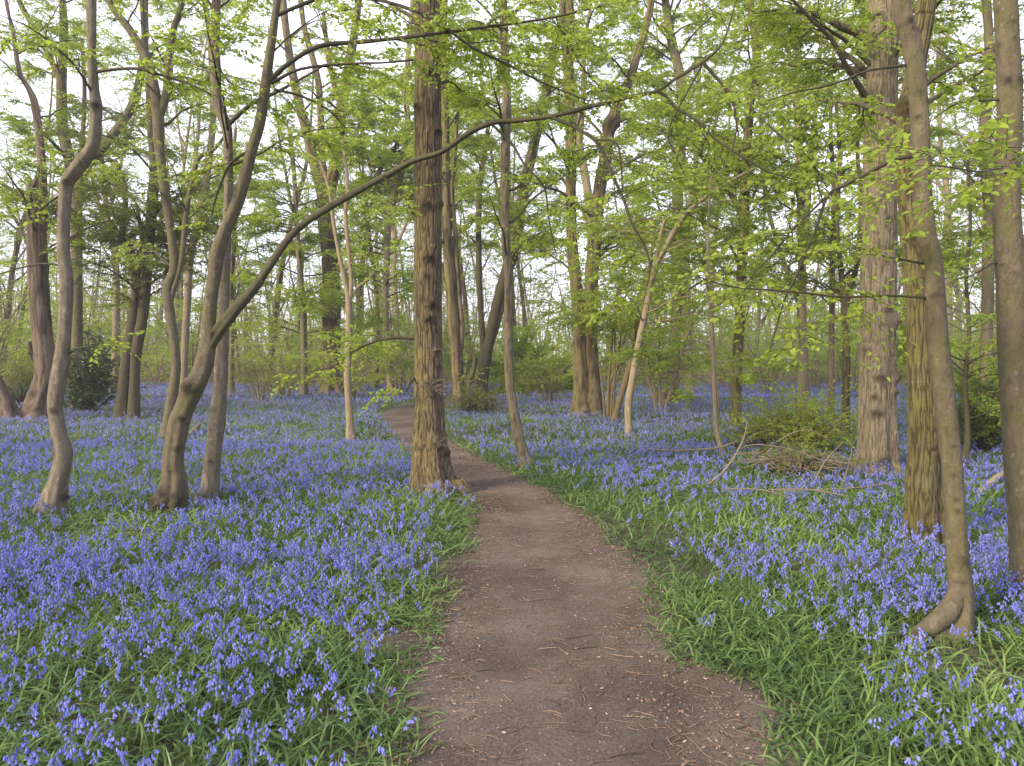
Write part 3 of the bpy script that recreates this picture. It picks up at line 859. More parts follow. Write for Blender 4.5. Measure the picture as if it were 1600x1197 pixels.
tree('behind_path_oak', 'slim twin oak stems just right of the stout trunk, past the path bend', 'tree', dz(645),
     [[(719, 645, 13), (717, 610, 9.5), (714, 560, 9), (710, 513, 9), (704, 438, 9), (699, 367, 7.5), (696, 267, 7), (695, 167, 6.5), (693, 80, 6), (692, 5, 6)],
      [(716, 560, 5), (722, 520, 4), (716, 440, 4), (711, 368, 4), (706, 300, 4), (712, 220, 3), (716, 150, 2.6)]],
     'oak', k=30, ds=.12, seed=24, nb=12, zr=(4.5, 13), bl=(1.5, 3), ls=.06, m=8, ridge=.008, rf=16, limbs=[[(716, 590, 4.5), (732, 600, 4), (742, 560, 3), (728, 545, 2.6)]])
tree('leaning_forked_tree', 'forked tree leaning right behind the curved slim tree', 'tree', dz(632),
     [[(750, 632, 13), (752, 600, 10), (757, 570, 9.5), (766, 524, 8.5), (777, 475, 8.5), (790, 430, 9), (804, 384, 9.5), (820, 290, 8.5), (837, 214, 8), (850, 160, 7.5), (862, 100, 7), (877, 33, 6.4), (882, 5, 6)],
      [(757, 560, 5), (752, 500, 4.5), (748, 400, 4.5), (749, 300, 4.5), (757, 240, 4), (764, 190, 3)],
      [(764, 545, 5), (776, 510, 4.5), (786, 470, 4), (795, 400, 3)]],
     'horn_dark', k=24, ds=.15, seed=25, nb=14, zr=(5, 15), bl=(2, 3.5), ls=.065, m=8)
tree('bent_pale_stem', 'slim pale stem bending right, in the bluebells right of the twin oak', 'tree', dz(687),
     [[(986, 687, 8), (983, 675, 6.5), (982, 633, 6), (987, 600, 5.6), (992, 569, 5.4), (999, 531, 5.2), (1008, 490, 5), (1020, 430, 4.6), (1038, 390, 4.2), (1064, 344, 3.8), (1091, 317, 3.2), (1130, 290, 2.6), (1180, 262, 2)],
      [(1012, 470, 3.6), (1022, 420, 3), (1034, 360, 2.6), (1046, 320, 2)]],
     'tan', k=20, ds=.06, seed=26, nb=16, zr=(2.2, 5), bl=(1, 2.2), ls=.05, el=(.5, .0))
tree('basal_sprout_tree', 'leaning brown stem with a tuft of upright shoots at the foot of the twin oak', 'tree', dz(660),
     [[(960, 660, 7), (963, 645, 5.5), (973, 610, 5), (988, 558, 4.6), (1000, 500, 4), (1012, 440, 3.4), (1020, 380, 2.6)],
      [(950, 656, 2.2), (951, 600, 2), (956, 540, 1.6), (960, 480, 1)], [(953, 656, 2), (957, 610, 1.8), (966, 560, 1.4), (972, 500, 1)],
      [(946, 656, 2), (942, 610, 1.6), (938, 570, 1)], [(957, 656, 2), (960, 600, 1.6), (961, 520, 1.2)]],
     'oak', k=14, ds=.1, seed=27, nb=14, zr=(2, 6.5), bl=(1, 2.2), ls=.055)
tree('mid_right_dark_tree', 'short stout dark trunk deep among leaves right of the bent pale stem', 'tree', dz(632),
     [[(1050, 632, 12), (1051, 600, 9.5), (1053, 560, 9), (1057, 480, 8.5), (1057, 400, 8.5), (1059, 300, 8.5), (1063, 234, 8), (1064, 134, 7.5), (1050, 67, 7), (1040, 5, 6)]],
     'far', k=20, ds=.2, seed=28, nb=18, zr=(3, 15), bl=(2, 4), ls=.07, m=8)
tree('right_mid_straight_tree', 'straight mossy trunk rising from the bluebells left of the brush pile', 'tree', dz(673),
     [[(1149, 673, 10), (1150, 650, 8.5), (1151, 588, 8), (1155, 513, 7.6), (1159, 419, 7.8), (1162, 350, 8.5), (1163, 290, 7), (1168, 220, 6.5), (1174, 150, 6), (1181, 84, 5.6), (1172, 5, 5)],
      [(1161, 340, 5), (1140, 300, 4), (1110, 262, 3), (1092, 240, 2)]],
     'oak_green', k=26, ds=.1, seed=29, nb=16, zr=(3, 10.5), bl=(1.5, 3), ls=.055, ridge=.004, rf=30)
tree('thin_tan_sapling', 'thin sapling with a bare tan foot coloured as sunlit left of the brush pile', 'tree', dz(715),
     [[(1131, 715, 6), (1127, 700, 5), (1120, 671, 3.6), (1116, 607, 3.4), (1112, 513, 3.2), (1108, 438, 3), (1106, 380, 2.6), (1108, 320, 2), (1112, 270, 1.5)]],
     'tan', k=14, ds=.06, seed=30, nb=10, zr=(.8, 4.5), bl=(.7, 1.5), ls=.05, hexa=True, el=(.3, 0),
     limbs=[[(1114, 560, 1.6), (1120, 600, 1.6), (1122, 640, 1.4), (1115, 670, 1.2), (1128, 678, 1)]])
tree('left_broken_tree', 'thick brown trunk with a snapped top at the far left', 'tree', dz(660),
     [[(60, 660, 30), (66, 630, 22), (72, 600, 17), (71, 570, 15), (66, 520, 14), (62, 470, 14), (60, 437, 14), (58, 400, 13.5), (56, 340, 13), (55, 284, 12)],
      [(62, 420, 7), (66, 340, 7), (66, 280, 6.5), (63, 234, 6), (57, 180, 5.5), (50, 150, 4.5), (30, 110, 3.6), (20, 50, 2.8), (10, 5, 2)]],
     'dead', k=40, ds=.1, seed=31, nb=8, zr=(4, 11), bl=(1.5, 3), ls=.06, ridge=.012, rf=12, lump=.09,
     limbs=[[(66, 575, 6), (55, 560, 5), (48, 548, 4.5), (46, 535, 3)]])
tree('leaning_dead_trunk', 'reddish rotten trunk leaning in from the lower left edge', 'tree', dz(662),
     [[(22, 662, 14), (10, 630, 11), (-5, 600, 10), (-30, 560, 9), (-60, 510, 8), (-95, 450, 7)]],
     'dead', k=24, ds=.1, seed=32, nb=0, per2=0, ridge=.012, rf=14, ext=0)
tree('hawthorn_twin_stem', 'pair of dark ivy-clad stems with dull leaves between the crooked tree and the forked tree', 'tree', dz(656),
     [[(190, 656, 12), (192, 620, 9), (197, 570, 8), (206, 510, 8), (212, 450, 6), (205, 410, 5), (192, 370, 4.5), (196, 300, 4), (180, 250, 3)],
      [(208, 656, 9), (210, 600, 7.5), (213, 550, 8), (222, 500, 8), (228, 450, 7.5), (232, 390, 7), (238, 320, 8), (241, 260, 7), (236, 200, 6), (232, 120, 5), (226, 60, 4), (222, 5, 3.6)],
      [(225, 470, 4), (215, 430, 3.6), (222, 380, 3), (214, 320, 2.4)]],
     'horn_dark', k=20, ds=.1, seed=33, nb=30, zr=(2.8, 8.5), bl=(1.2, 2.6), ls=.05, leaf='leaf_dark', per3=7, m=10, stem_part='trunk')
tree('forked_curving_tree', 'smooth wavering stem forking high up behind the forked leaning tree', 'tree', dz(688),
     [[(260, 688, 11), (264, 660, 9), (269, 620, 8.5), (275, 575, 7), (272, 530, 7), (266, 494, 7.5), (262, 450, 8), (272, 420, 7), (268, 370, 6.5), (259, 310, 7), (250, 240, 7.5), (247, 180, 9), (240, 130, 7), (230, 94, 6.6), (205, 50, 6), (172, 5, 5)],
      [(248, 185, 6), (259, 150, 6), (265, 90, 5.6), (270, 50, 5), (284, 5, 4)],
      [(266, 470, 4), (283, 410, 4), (290, 340, 3.8), (300, 284, 3.6), (311, 247, 3.2), (334, 234, 2.6), (360, 200, 2)]],
     'horn', k=22, ds=.08, seed=34, nb=10, zr=(3, 9), bl=(1, 2.2), scars=12)
tree('left_high_fork_tree', 'mid-distance tree with wide curving fork above the crooked grey tree', 'tree', dz(640),
     [[(121, 640, 10), (121, 560, 8), (120, 400, 8), (119, 320, 8), (108, 250, 8), (98, 200, 8), (96, 130, 7), (100, 60, 6), (98, 5, 5)],
      [(119, 325, 7), (135, 262, 7), (165, 225, 7), (200, 178, 6.5), (217, 130, 6), (226, 67, 5.4), (226, 5, 5)],
      [(97, 130, 4.5), (70, 75, 4), (45, 30, 4), (30, 2, 3.5)], [(120, 350, 4), (128, 300, 4), (128, 240, 3.6), (132, 140, 3), (128, 60, 2.5)]],
     'horn', k=20, ds=.15, seed=35, nb=16, zr=(5, 13), bl=(1.6, 3.4), ls=.06)
tree('pale_background_stem', 'pale stem behind the gap left of the straight slim grey tree', 'tree', dz(635),
     [[(286, 635, 7), (288, 560, 5.5), (293, 470, 5.5), (298, 398, 5.5), (313, 334, 6), (324, 267, 5.5), (333, 184, 5), (330, 100, 4), (322, 5, 3)]],
     'far_tan', k=16, ds=.2, seed=36, nb=8, zr=(5, 14), bl=(1.5, 3), ls=.065)
tree('left_center_thin_tree', 'thin dark straight tree left of the tall three-forked oak', 'tree', dz(621),
     [[(474, 621, 7), (475, 590, 5.4), (474, 500, 5), (470, 438, 4.6), (464, 360, 4), (460, 280, 3.6), (452, 200, 3)]],
     'far', k=16, ds=.2, seed=37, nb=22, zr=(2.5, 9), bl=(1.5, 3.2), ls=.065, leaf='leaf_yel', el=(.4, 0))
tree('beech_sapling', 'leafy spray-layered young tree with bright leaves between pale slim tree and stout trunk', 'tree', dz(618),
     [[(612, 618, 6.5), (610, 590, 5.4), (606, 543, 5), (602, 480, 4.8), (604, 420, 5), (608, 334, 5.6), (628, 267, 5.6), (637, 200, 5), (634, 144, 4.5), (640, 60, 4), (644, 5, 3.6)],
      [(606, 350, 4), (590, 290, 4), (600, 252, 4), (627, 220, 4), (645, 190, 3)]],
     'far_tan', k=16, ds=.2, seed=38, nb=38, zr=(2.2, 15), bl=(2, 4.6), ls=.08, leaf='leaf_yel', el=(.35, -.05), per3=5)
tree('dim_slim_tree', 'small slim trunk directly behind the straight slim grey tree', 'tree', dz(620),
     [[(362, 620, 5.5), (361, 580, 4.5), (363, 500, 4.3), (360, 440, 4), (366, 380, 3.6), (362, 300, 3), (368, 200, 2.5)]],
     'far', k=14, ds=.2, seed=39, nb=18, zr=(3, 10), bl=(1.5, 3), ls=.065)
tree('right_twin_fork_tree', 'slim mossy trunk forking into a narrow V left of the thickest oak', 'tree', dz(680),
     [[(1320, 680, 8), (1321, 650, 6.5), (1322, 600, 6), (1322, 530, 6), (1320, 475, 6), (1314, 420, 4), (1308, 350, 3.5), (1312, 250, 3), (1306, 150, 2.4)],
      [(1321, 480, 5), (1332, 440, 4.4), (1340, 400, 4), (1346, 320, 3.4), (1340, 240, 3), (1345, 140, 2.4)]],
     'oak_green', k=20, ds=.1, seed=40, nb=12, zr=(2.4, 8), bl=(1.2, 2.4), ls=.055, ridge=.003, rf=30)
tree('right_reddish_stem', 'thin reddish straight stem left of the narrow V-forked tree', 'tree', dz(671),
     [[(1299, 671, 6), (1299, 640, 5), (1299, 560, 4.6), (1300, 480, 4.4), (1301, 400, 4), (1303, 300, 3.6), (1298, 200, 3), (1300, 100, 2.5)]],
     'dead', k=16, ds=.12, seed=41, nb=10, zr=(2.6, 9), bl=(1.2, 2.4), ls=.055)
tree('right_grey_ivy_stem', 'grey ivy-speckled trunk rising out of the brush pile', 'tree', dz(660),
     [[(1252, 660, 8), (1253, 620, 6.6), (1254, 540, 6.4), (1254, 460, 6.2), (1252, 360, 6), (1250, 260, 5.6), (1246, 150, 5), (1250, 5, 4.4)]],
     'far_tan', k=18, ds=.15, seed=42, nb=14, zr=(3, 12), bl=(1.5, 3), ls=.06)
tree('right_gap_tree', 'dark tree in the gap between the bowed trunk and the edge trunk', 'tree', dz(690),
     [[(1540, 690, 11), (1541, 650, 9), (1541, 560, 8.6), (1543, 480, 8.6), (1544, 400, 8.4), (1546, 300, 8), (1540, 200, 7.4), (1546, 100, 7), (1542, 5, 6)]],
     'far', k=20, ds=.12, seed=43, nb=14, zr=(2.6, 9.5), bl=(1.4, 2.8), ls=.055, bmat='twig_tan')
tree('right_gap_sapling', 'thin leafy sapling with a dark foot between the bowed trunk and the edge trunk', 'tree', dz(735),
     [[(1508, 735, 7), (1509, 715, 5.6), (1512, 670, 4), (1508, 600, 3.6), (1514, 520, 3.2), (1510, 440, 2.8), (1516, 350, 2.4), (1512, 250, 2)]],
     'horn_dark', k=14, ds=.08, seed=44, nb=18, zr=(.6, 5.4), bl=(.7, 1.6), ls=.05, el=(.4, 0), hexa=True)

# ------------------------------------------------------------------ trees further back, copied from a few grown ones
def copy_thing(root, loc, rz, sc, label=None, group=None):
    r = root.copy(); C.objects.link(r)
    r.location = loc; r.rotation_euler = (0, 0, rz); r.scale = (sc, sc, sc)
    if label: r['label'] = label
    if group: r['group'] = group
    for ch in list(root.children):
        c = ch.copy(); C.objects.link(c); c.parent = r
    return r


def grown_tree(name, h, r0, lean, nb, seed, mat, leaf='leaf', ls=.09, fork=None, per2=1.7, per3=7.5, m=9, bl=(2., 4.8), z0=3., el=(1.0, .45), thick=1.3, sp=.55):
    rg = np.random.default_rng(seed)
    root = empty(name, (0, 0, 0))
    def stem(p, dr, L, r, n=9, up=.15):
        out = []
        dr = norm(np.array(dr, float))
        for i in range(n):
            out.append(np.append(p, r * (1 - .8 * i / (n - 1))))
            dr = norm(dr + np.array([rg.normal(0, .07), rg.normal(0, .07), up]))
            p = p + dr * L / (n - 1)
        return catmull(np.array(out), .3)
    s = stem(np.array([0, 0, -.15]), (lean, rg.normal(0, .05), 1), h, r0)
    s[0, 3] *= 1.5; s[1, 3] *= 1.15
    st = [s]
    if fork:
        for f in fork:
            i = int(len(s) * f)
            a = rg.uniform(0, 6.28)
            st.append(stem(s[i, :3], (math.cos(a) * .6, math.sin(a) * .6, 1), h * (1 - f) * .95, s[i, 3] * .75))
    for i, q in enumerate(st):
        V, Fs, kn = stem_mesh(q, 12 if i == 0 else 8, .08, .01 if 'oak' in mat else 0, 9, (), seed + i)
        build('trunk' if i == 0 else 'limb', V, Fs, M[mat], root, knot=kn)
    lv, tw, lim, bb = Bag(), Bag(), [], Bag()
    for i in range(nb):
        q = st[i % len(st)]
        ok = np.where(q[:, 2] > z0)[0]
        j = rg.choice(ok)
        bp = side_branch(q[j, :3], i * 2.4 + rg.normal(0, .4), rg.uniform(*bl), el[0] + rg.normal(0, .15), el[1], min(q[j, 3] * .4, .06), rg)
        lim.append(bp)
        V, Fs, kn = stem_mesh(bp, 5, 0, 0, 26, (), seed)
        build('branch', V, Fs, M[mat], root, knot=kn)
    grow(lim, rg, lv, tw, ls, per2, per3, m, thick=thick, sp=sp, l2=.4)
    a = tw.build('twigs', M['twig'], root); a['kind'] = 'stuff'
    a = lv.build('foliage', M[leaf], root, smooth=False); a['kind'] = 'stuff'
    LEAVES[0] += lv.n
    return root


def grown_shrub(name, h, ns, nb, seed, mat='twig_tan', leaf='leaf', ls=.06, spread=.5, m=9, per2=2.4, per3=11., el=(.5, -.1), z0=.5, bl=(.6, 1.4), thick=1.):
    rg = np.random.default_rng(seed)
    root = empty(name, (0, 0, 0))
    lv, tw, lim = Bag(), Bag(), []
    for i in range(ns):
        a = i * 2.4 + rg.normal(0, .3)
        L = h * rg.uniform(.7, 1.1)
        q = side_branch(np.array([.12 * math.cos(a), .12 * math.sin(a), -.05]), a, L, 1.35, 1.35 - spread * 1.6, .012 + .006 * h, rg, 9, .08)
        V, Fs, kn = stem_mesh(q, 6, .05, 0, 26, (), seed)
        build('stem', V, Fs, M[mat], root, knot=kn)
        lim.append(q)
        for j in range(nb):
            k = rg.integers(2, 8)
            if q[k, 2] < z0: continue
            lim.append(side_branch(q[k, :3], rg.uniform(0, 6.28), rg.uniform(*bl), el[0], el[1], q[k, 3] * .5, rg, 7))
            V, Q, _ = tubes(lim[-1][None, :, :3], lim[-1][None, :, 3], 4)
            tw.add(V, Q)
    grow(lim, rg, lv, tw, ls, per2, per3, m, start=.3, thick=thick, sp=.4)
    a = tw.build('twigs', M[mat], root); a['kind'] = 'stuff'
    a = lv.build('foliage', M[leaf], root, smooth=False); a['kind'] = 'stuff'
    LEAVES[0] += lv.n
    return root


def zone(x, d):
    px = W / 2 + x / d * F
    return 0 if px < 330 else 1 if px < 660 else 2 if px < 1000 else 3 if px < 1370 else 4


ZN = ['behind the crooked tree on the left', 'between the forked leaning tree and the stout trunk', 'between the stout trunk and the bent pale stem',
      'between the bent pale stem and the thickest oak', 'right of the thickest oak']
protoT = [grown_tree('background_tree', 17, .17, .05, 26, 101, 'far', fork=(.35,), ls=.085),
          grown_tree('background_tree', 20, .24, -.04, 26, 102, 'far_tan', fork=(.45, .5), ls=.09),
          grown_tree('background_tree', 14, .10, .16, 26, 103, 'far_tan', ls=.08, z0=2.2, el=(.8, .2)),
          grown_tree('background_tree', 16, .14, -.14, 24, 104, 'far', fork=(.2,), ls=.08, leaf='leaf_yel', z0=2.5),
          grown_tree('background_tree', 19, .20, .02, 26, 105, 'oak_green', fork=(.5,), ls=.09)]
protoS = [grown_shrub('hazel_shrub', 4.2, 7, 5, 111, leaf='leaf', ls=.075),
          grown_shrub('hazel_shrub', 3.2, 9, 4, 112, leaf='leaf_yel', ls=.07, spread=.6),
          grown_shrub('hazel_shrub', 5.2, 6, 6, 113, leaf='leaf', ls=.08, spread=.35),
          grown_shrub('hazel_shrub', 2.2, 9, 3, 114, leaf='leaf_dark', ls=.06, spread=.7, z0=.2)]
rg = np.random.default_rng(77)
taken = [(o.location.x, o.location.y) for o in C.objects if o.parent is None and o.type == 'EMPTY' and o.location.y > 1]


def scatter(protos, n, dr, md, tries, xr=.80, names=('tree', 'trees'), dens=None, sc=(.8, 1.2), labels=None, cat='tree'):
    used = [False] * len(protos)
    got = 0
    for _ in range(tries):
        if got >= n: break
        d = math.sqrt(rg.uniform(dr[0] ** 2, dr[1] ** 2))
        x = rg.uniform(-xr * d - 2, xr * d + 2)
        if dens is not None and rg.random() > dens(x, d): continue
        if min((x - a) ** 2 + (d - b) ** 2 for a, b in taken) < md ** 2: continue
        if path_sd(np.array([x]), np.array([d]))[0] < 1.2: continue
        taken.append((x, d))
        i = rg.integers(len(protos))
        z = zone(x, d)
        lab, grp = labels(i, z, d)
        loc = (x, d, float(ground_z(x, d)))
        rz, s = rg.uniform(0, 6.28), rg.uniform(*sc)
        if not used[i]:
            used[i] = True
            r = protos[i]; r.location = loc; r.rotation_euler = (0, 0, rz); r.scale = (s, s, s)
            tag(r, lab, cat, grp)
        else:
            copy_thing(protos[i], loc, rz, s, lab, grp)['category'] = cat
        got += 1
    for i, u in enumerate(used):
        if not u:
            for ch in list(protos[i].children): bpy.data.objects.remove(ch)
            bpy.data.objects.remove(protos[i])


scatter(protoT, 74, (25, 72), 2.6, 4000,
        labels=lambda i, z, d: ('slender hazy tree in the far wood ' + ZN[z], 'far trees ' + ZN[z]))


def sdens(x, d):
    px = W / 2 + x / d * F
    if d < 22: return .9 if 1180 < px < 1700 else .5 if 980 < px else .06 if px < 520 else 0
    if d < 28: return 1. if px > 740 else .4
    return .9


scatter(protoS, 96, (14.5, 60), 1.9, 6000, dens=sdens, cat='shrub',
        labels=lambda i, z, d: ('leafy multi-stemmed shrub of the understorey ' + ZN[z], 'understorey shrubs ' + ZN[z]))


# ------------------------------------------------------------------ far wood as one mass
def far_wood():
    lv, tw = Bag(), Bag()
    n = 1500
    d = rg.uniform(62, 100, n); x = rg.uniform(-1, 1, n) * (d * .9 + 8)
    h = rg.uniform(4, 15, n) * (.7 + .5 * noise(x * .12, d * .1, 0, 31))
    q = np.linspace(0, 1, 6)
    Pt = np.stack([x, d, np.zeros(n)], -1)[:, None] + (rg.normal(0, .13, (n, 1, 2)) @ np.array([[1, 0, 0], [0, 1, 0]]) + np.array([0, 0, 1.])) * (h[:, None] * q)[..., None]
    Pt[:, 1:] += np.cumsum(rg.normal(0, .14, (n, 5, 3)), axis=1)
    V, Q, _ = tubes(Pt, (rg.uniform(.03, .13, n)[:, None] * (1 - .8 * q)[None]), 4)
    tw.add(V, Q)
    # side twigs
    k = rg.integers(0, n, 9000); j = rg.integers(1, 6, 9000)
    o = Pt[k, j]; dd = norm(rg.normal(0, 1, (9000, 3)) * [1, 1, .5] + [0, 0, .4])
    L = rg.uniform(.6, 2.4, 9000)
    q3 = np.array([0, .5, 1.])
    P3 = o[:, None] + dd[:, None] * (L[:, None] * q3)[..., None]
    V, Q, _ = tubes(P3, np.broadcast_to(np.array([.02, .014, .006]), (9000, 3)), 3)
    tw.add(V, Q)
    nk = 80000
    kk = rg.integers(0, 9000, nk); pos = P3[kk, 1] + rg.normal(0, .5, (nk, 3))
    pos[:, 2] = np.where(rg.random(nk) < .5, rg.uniform(.2, 6.5, nk) * (.4 + noise(pos[:, 0] * .15, pos[:, 1] * .15, 0, 33)), pos[:, 2])
    lf, _ = sprays(pos, norm(dd[kk] * [1, 1, .2]), rg.uniform(.4, .9, nk), 4, .22, rg, False, 0, .85)
    lv.add(*lf)
    root = empty('distant_woodland', (0, 80, 0))
    tag(root, 'far-off mass of thin stems and pale green leaves closing the view', 'woodland', kind='stuff')
    a = tw.build('stems', M['far_tan'], root); a['kind'] = 'stuff'
    a = lv.build('foliage', M['leaf'], root, smooth=False); a['kind'] = 'stuff'


far_wood()


def thicket():
    """bare brown undergrowth beyond the flowers"""
    n = 5200
    d = rg.uniform(40, 66, n); x = rg.uniform(-1, 1, n) * (d * .85 + 3)
    h = rg.uniform(.5, 2.4, n) * (.3 + 1.2 * noise(x * .2, d * .2, 0, 41))
    a = rg.uniform(0, 6.28, n); sp = rg.uniform(.1, .9, n)
    q = np.linspace(0, 1, 5)
    Pt = np.stack([x, d, np.zeros(n)], -1)[:, None] + np.stack([np.cos(a)[:, None] * sp[:, None] * q ** 1.5, np.sin(a)[:, None] * sp[:, None] * q ** 1.5, q * 1. - .35 * sp[:, None] * q ** 3], -1) * h[:, None, None]
    V, Q, r = tubes(Pt, rg.uniform(.006, .018, n)[:, None] * (1 - .7 * q)[None], 3)
    o = build('bramble_thicket', V, Q, M['twig_tan'])
    tag(o, 'tangle of bare tan stems along the far edge of the bluebells', 'undergrowth', kind='stuff')


thicket()


# ------------------------------------------------------------------ bushes, logs, fallen branches
def bush(name, label, px, py, rx, rz, n, ls, leaf, seed, mat='twig', ns=14, ry=None, cat='bush'):
    rg = np.random.default_rng(seed)
    b = G(px, py); ry = ry or rx * .8
    gz = float(ground_z(*b))
    root = empty(name, (b[0], b[1], gz))
    tag(root, label, cat)
    lv, tw = Bag(), Bag()
    c = np.array([b[0], b[1], gz])
    q = np.linspace(0, 1, 7)
    a = rg.uniform(0, 6.28, ns * 6); e = rg.uniform(.15, 1.5, ns * 6)
    end = np.stack([np.cos(a) * np.cos(e) * rx, np.sin(a) * np.cos(e) * ry, .1 + np.sin(e) * rz], -1) * rg.uniform(.6, 1.08, (ns * 6, 1))
    Pt = c + end[:, None] * q[None, :, None]
    Pt[..., 2] += (np.sin(q * math.pi) * .15)[None] * np.linalg.norm(end, axis=1)[:, None]
    Pt[:, 1:] += np.cumsum(rg.normal(0, .03, (ns * 6, 6, 3)), axis=1)
    V, Q, _ = tubes(Pt, np.broadcast_to(.012 * (1 - .75 * q), (ns * 6, 7)), 4)
    tw.add(V, Q)
    k = rg.integers(0, ns * 6, n); j = rg.integers(2, 7, n)
    dd = norm(Pt[k, j] - Pt[k, j - 1]) + rg.normal(0, .6, (n, 3))
    lf, t2 = sprays(Pt[k, j] + rg.normal(0, .05, (n, 3)), norm(dd), rg.uniform(.15, .35, n), 8, ls, rg, True, .0014, .8)
    lv.add(*lf); tw.add(*t2[:2])
    x = tw.build('stems', M[mat], root); x['kind'] = 'stuff'
    x = lv.build('foliage', M[leaf], root, smooth=False); x['kind'] = 'stuff'


bush('holly_bush', 'dark glossy holly bush behind the crooked grey tree', 140, 648, 1.2, 2.3, 850, .075, 'holly', 201, ns=18)
bush('low_dark_bush', 'low dull bush behind the far-left snapped trunk', 36, 636, 1.3, 1.2, 500, .05, 'leaf_dark', 202)
bush('bramble_bush', 'mound of green brambles in front of the thickest oak, over the brush pile', 1245, 712, 1.15, .85, 1000, .045, 'leaf', 203, 'twig_tan', ns=20)
bush('bramble_patch', 'smaller bramble mound left of the green bramble mound', 1190, 700, .75, .45, 300, .04, 'leaf_dark', 204, 'twig_tan')
bush('low_green_bush', 'rounded low green bush beyond the flowers left of the twin oak', 860, 618, 3.2, 1.6, 1700, .11, 'leaf', 205, ry=1.5)
bush('hanging_green_bush', 'bright green bush behind the low rounded bush', 810, 613, 3.5, 3.2, 1900, .12, 'leaf_yel', 206, ry=1.5)
bush('tangled_bush', 'dark twiggy tangle between the slim twin stems and the leaning forked tree', 745, 650, 1.3, .7, 260, .05, 'leaf_dark', 207, ns=30)
bush('right_dark_bush', 'dim leafy bush behind the bowed smooth trunk', 1530, 712, 1.1, 1.2, 800, .06, 'leaf_dark', 208)


def stick(name, label, cat, pts, mat, k=8, lump=.15, group=None, ds=.05):
    """pts: (px, py, r_px, height above ground or None, depth)"""
    w = []
    for (px, py, r, d) in pts:
        p = P(px, py, d)
        w.append(np.append(p, r * (.72 if name == 'fallen_branch' and r < 3 else 1) / F * d))
    w = catmull(np.array(w), ds)
    w[:, 3] = np.maximum(w[:, 3], .002)
    V, Fs, kn = stem_mesh(w, k, lump, 0, 26, (), int(pts[0][0]))
    o = build(name, V, Fs, M[mat], None, knot=kn, origin=w[0, :3])
    tag(o, label, cat, group)
    return o


def DH(py, h):
    return F * (CH - h) / (py - HOR)


bush('brush_pile', 'heap of dry brown twigs spilling forward from the bramble mound', 1245, 748, .95, .24, 130, .045, 'leaf_dark', 210, 'twig_tan', ns=22, cat='brush pile')
A, B_, C_ = DH(758, .12), DH(770, .24), DH(700, .1)
for i, (lab, pts, mat) in enumerate([
    ('long bent bare branch rising from the flowers at the left of the brush pile', [(1106, 758, 1.6, A), (1130, 737, 1.9, A), (1145, 718, 2, A), (1154, 702, 1.9, A + .1), (1163, 682, 1.5, A + .1), (1167, 662, 1.2, A + .1), (1162, 652, .9, A + .1)], 'twig_tan'),
    ('stick leaving the bent bare branch to the right over the brush pile', [(1154, 702, 1.6, A + .1), (1180, 695, 1.5, A + .2), (1230, 701, 1.4, A + .3), (1275, 716, 1.2, A + .3), (1320, 730, .8, A + .3)], 'twig_tan'),
    ('pale level stick over the flowers in front of the brush pile, left one', [(1130, 763, 1.4, B_), (1185, 765, 1.8, B_), (1215, 772, 1.5, B_), (1246, 784, 1, B_)], 'twig_tan'),
    ('pale level stick over the flowers in front of the brush pile, right one', [(1200, 765, 1.3, B_), (1260, 765, 1.7, B_), (1300, 771, 1.7, B_), (1330, 777, 1, B_)], 'twig_tan'),
    ('long pale stick reaching from the brush pile to the thickest oak foot', [(1215, 767, 1, B_ + .3), (1280, 765, 1.2, B_ + .3), (1350, 761, 1.2, B_ + .4), (1400, 753, .8, B_ + .5)], 'twig_tan'),
    ('forked upright pale stick left of the thickest oak', [(1312, 770, 1.6, DH(770, .1)), (1322, 740, 1.7, DH(770, .1)), (1329, 715, 1.6, DH(770, .1)), (1331, 700, 1.1, DH(770, .1)), (1326, 690, .8, DH(770, .1))], 'horn_pale'),
    ('thick pale limb lying at the left end of the brush pile', [(1150, 697, 5, C_), (1185, 688, 5.5, C_ + .2), (1220, 692, 4, C_ + .4)], 'horn_pale'),
    ('arched twig over the top of the bramble mound', [(1180, 735, 1.4, 9.8), (1215, 690, 1.4, 9.8), (1260, 672, 1.2, 9.9), (1300, 690, 1, 9.9)], 'twig_tan'),
    ('thin slanting twig at the right of the bramble mound', [(1268, 760, 1.4, 8.6), (1290, 720, 1.3, 8.8), (1318, 690, .9, 8.9)], 'twig_tan'),
    ('short dark crossed stick low in the brush pile', [(1180, 715, 2.4, 9.4), (1200, 700, 2.6, 9.5), (1225, 685, 1.6, 9.6)], 'horn_dark'),
    ('curved grey branch lying left of the brush pile', [(1010, 702, 2, DH(702, .2)), (1060, 704, 2.4, DH(704, .2)), (1120, 700, 2, DH(704, .2)), (1150, 690, 1.4, DH(704, .2))], 'horn_pale'),
]):
    stick('fallen_branch', lab, 'branch', pts, mat, 6, group='fallen sticks of the brush pile')
stick('fallen_branch', 'bent tan limb on the ground between the bowed trunk and the edge trunk', 'branch',
      [(1523, 776, 5, 8.3), (1540, 762, 5, 8.4), (1558, 746, 5, 8.6), (1573, 736, 5.5, 8.8), (1585, 700, 4, 9.1), (1600, 670, 3, 9.4)], 'tan', 10)
stick('fallen_branch', 'thin pale stick to the right of the mossy oak foot', 'branch', [(1508, 776, 1.4, 8.2), (1540, 772, 1.4, 8.2), (1560, 778, 1, 8.2)], 'tan', 6)
stick('fallen_log', 'broken brown branch end poking from flowers beside the forked leaning tree', 'log', [(296, 680, 4, 14.5), (305, 672, 4.5, 14.6), (312, 662, 2.5, 14.7)], 'dead', 8)
stick('fallen_log', 'short snapped stump of tan wood right of the curved slim tree', 'log', [(868, 728, 4, 11.6), (871, 722, 4, 11.6), (873, 713, 3.4, 11.6)], 'tan', 8)
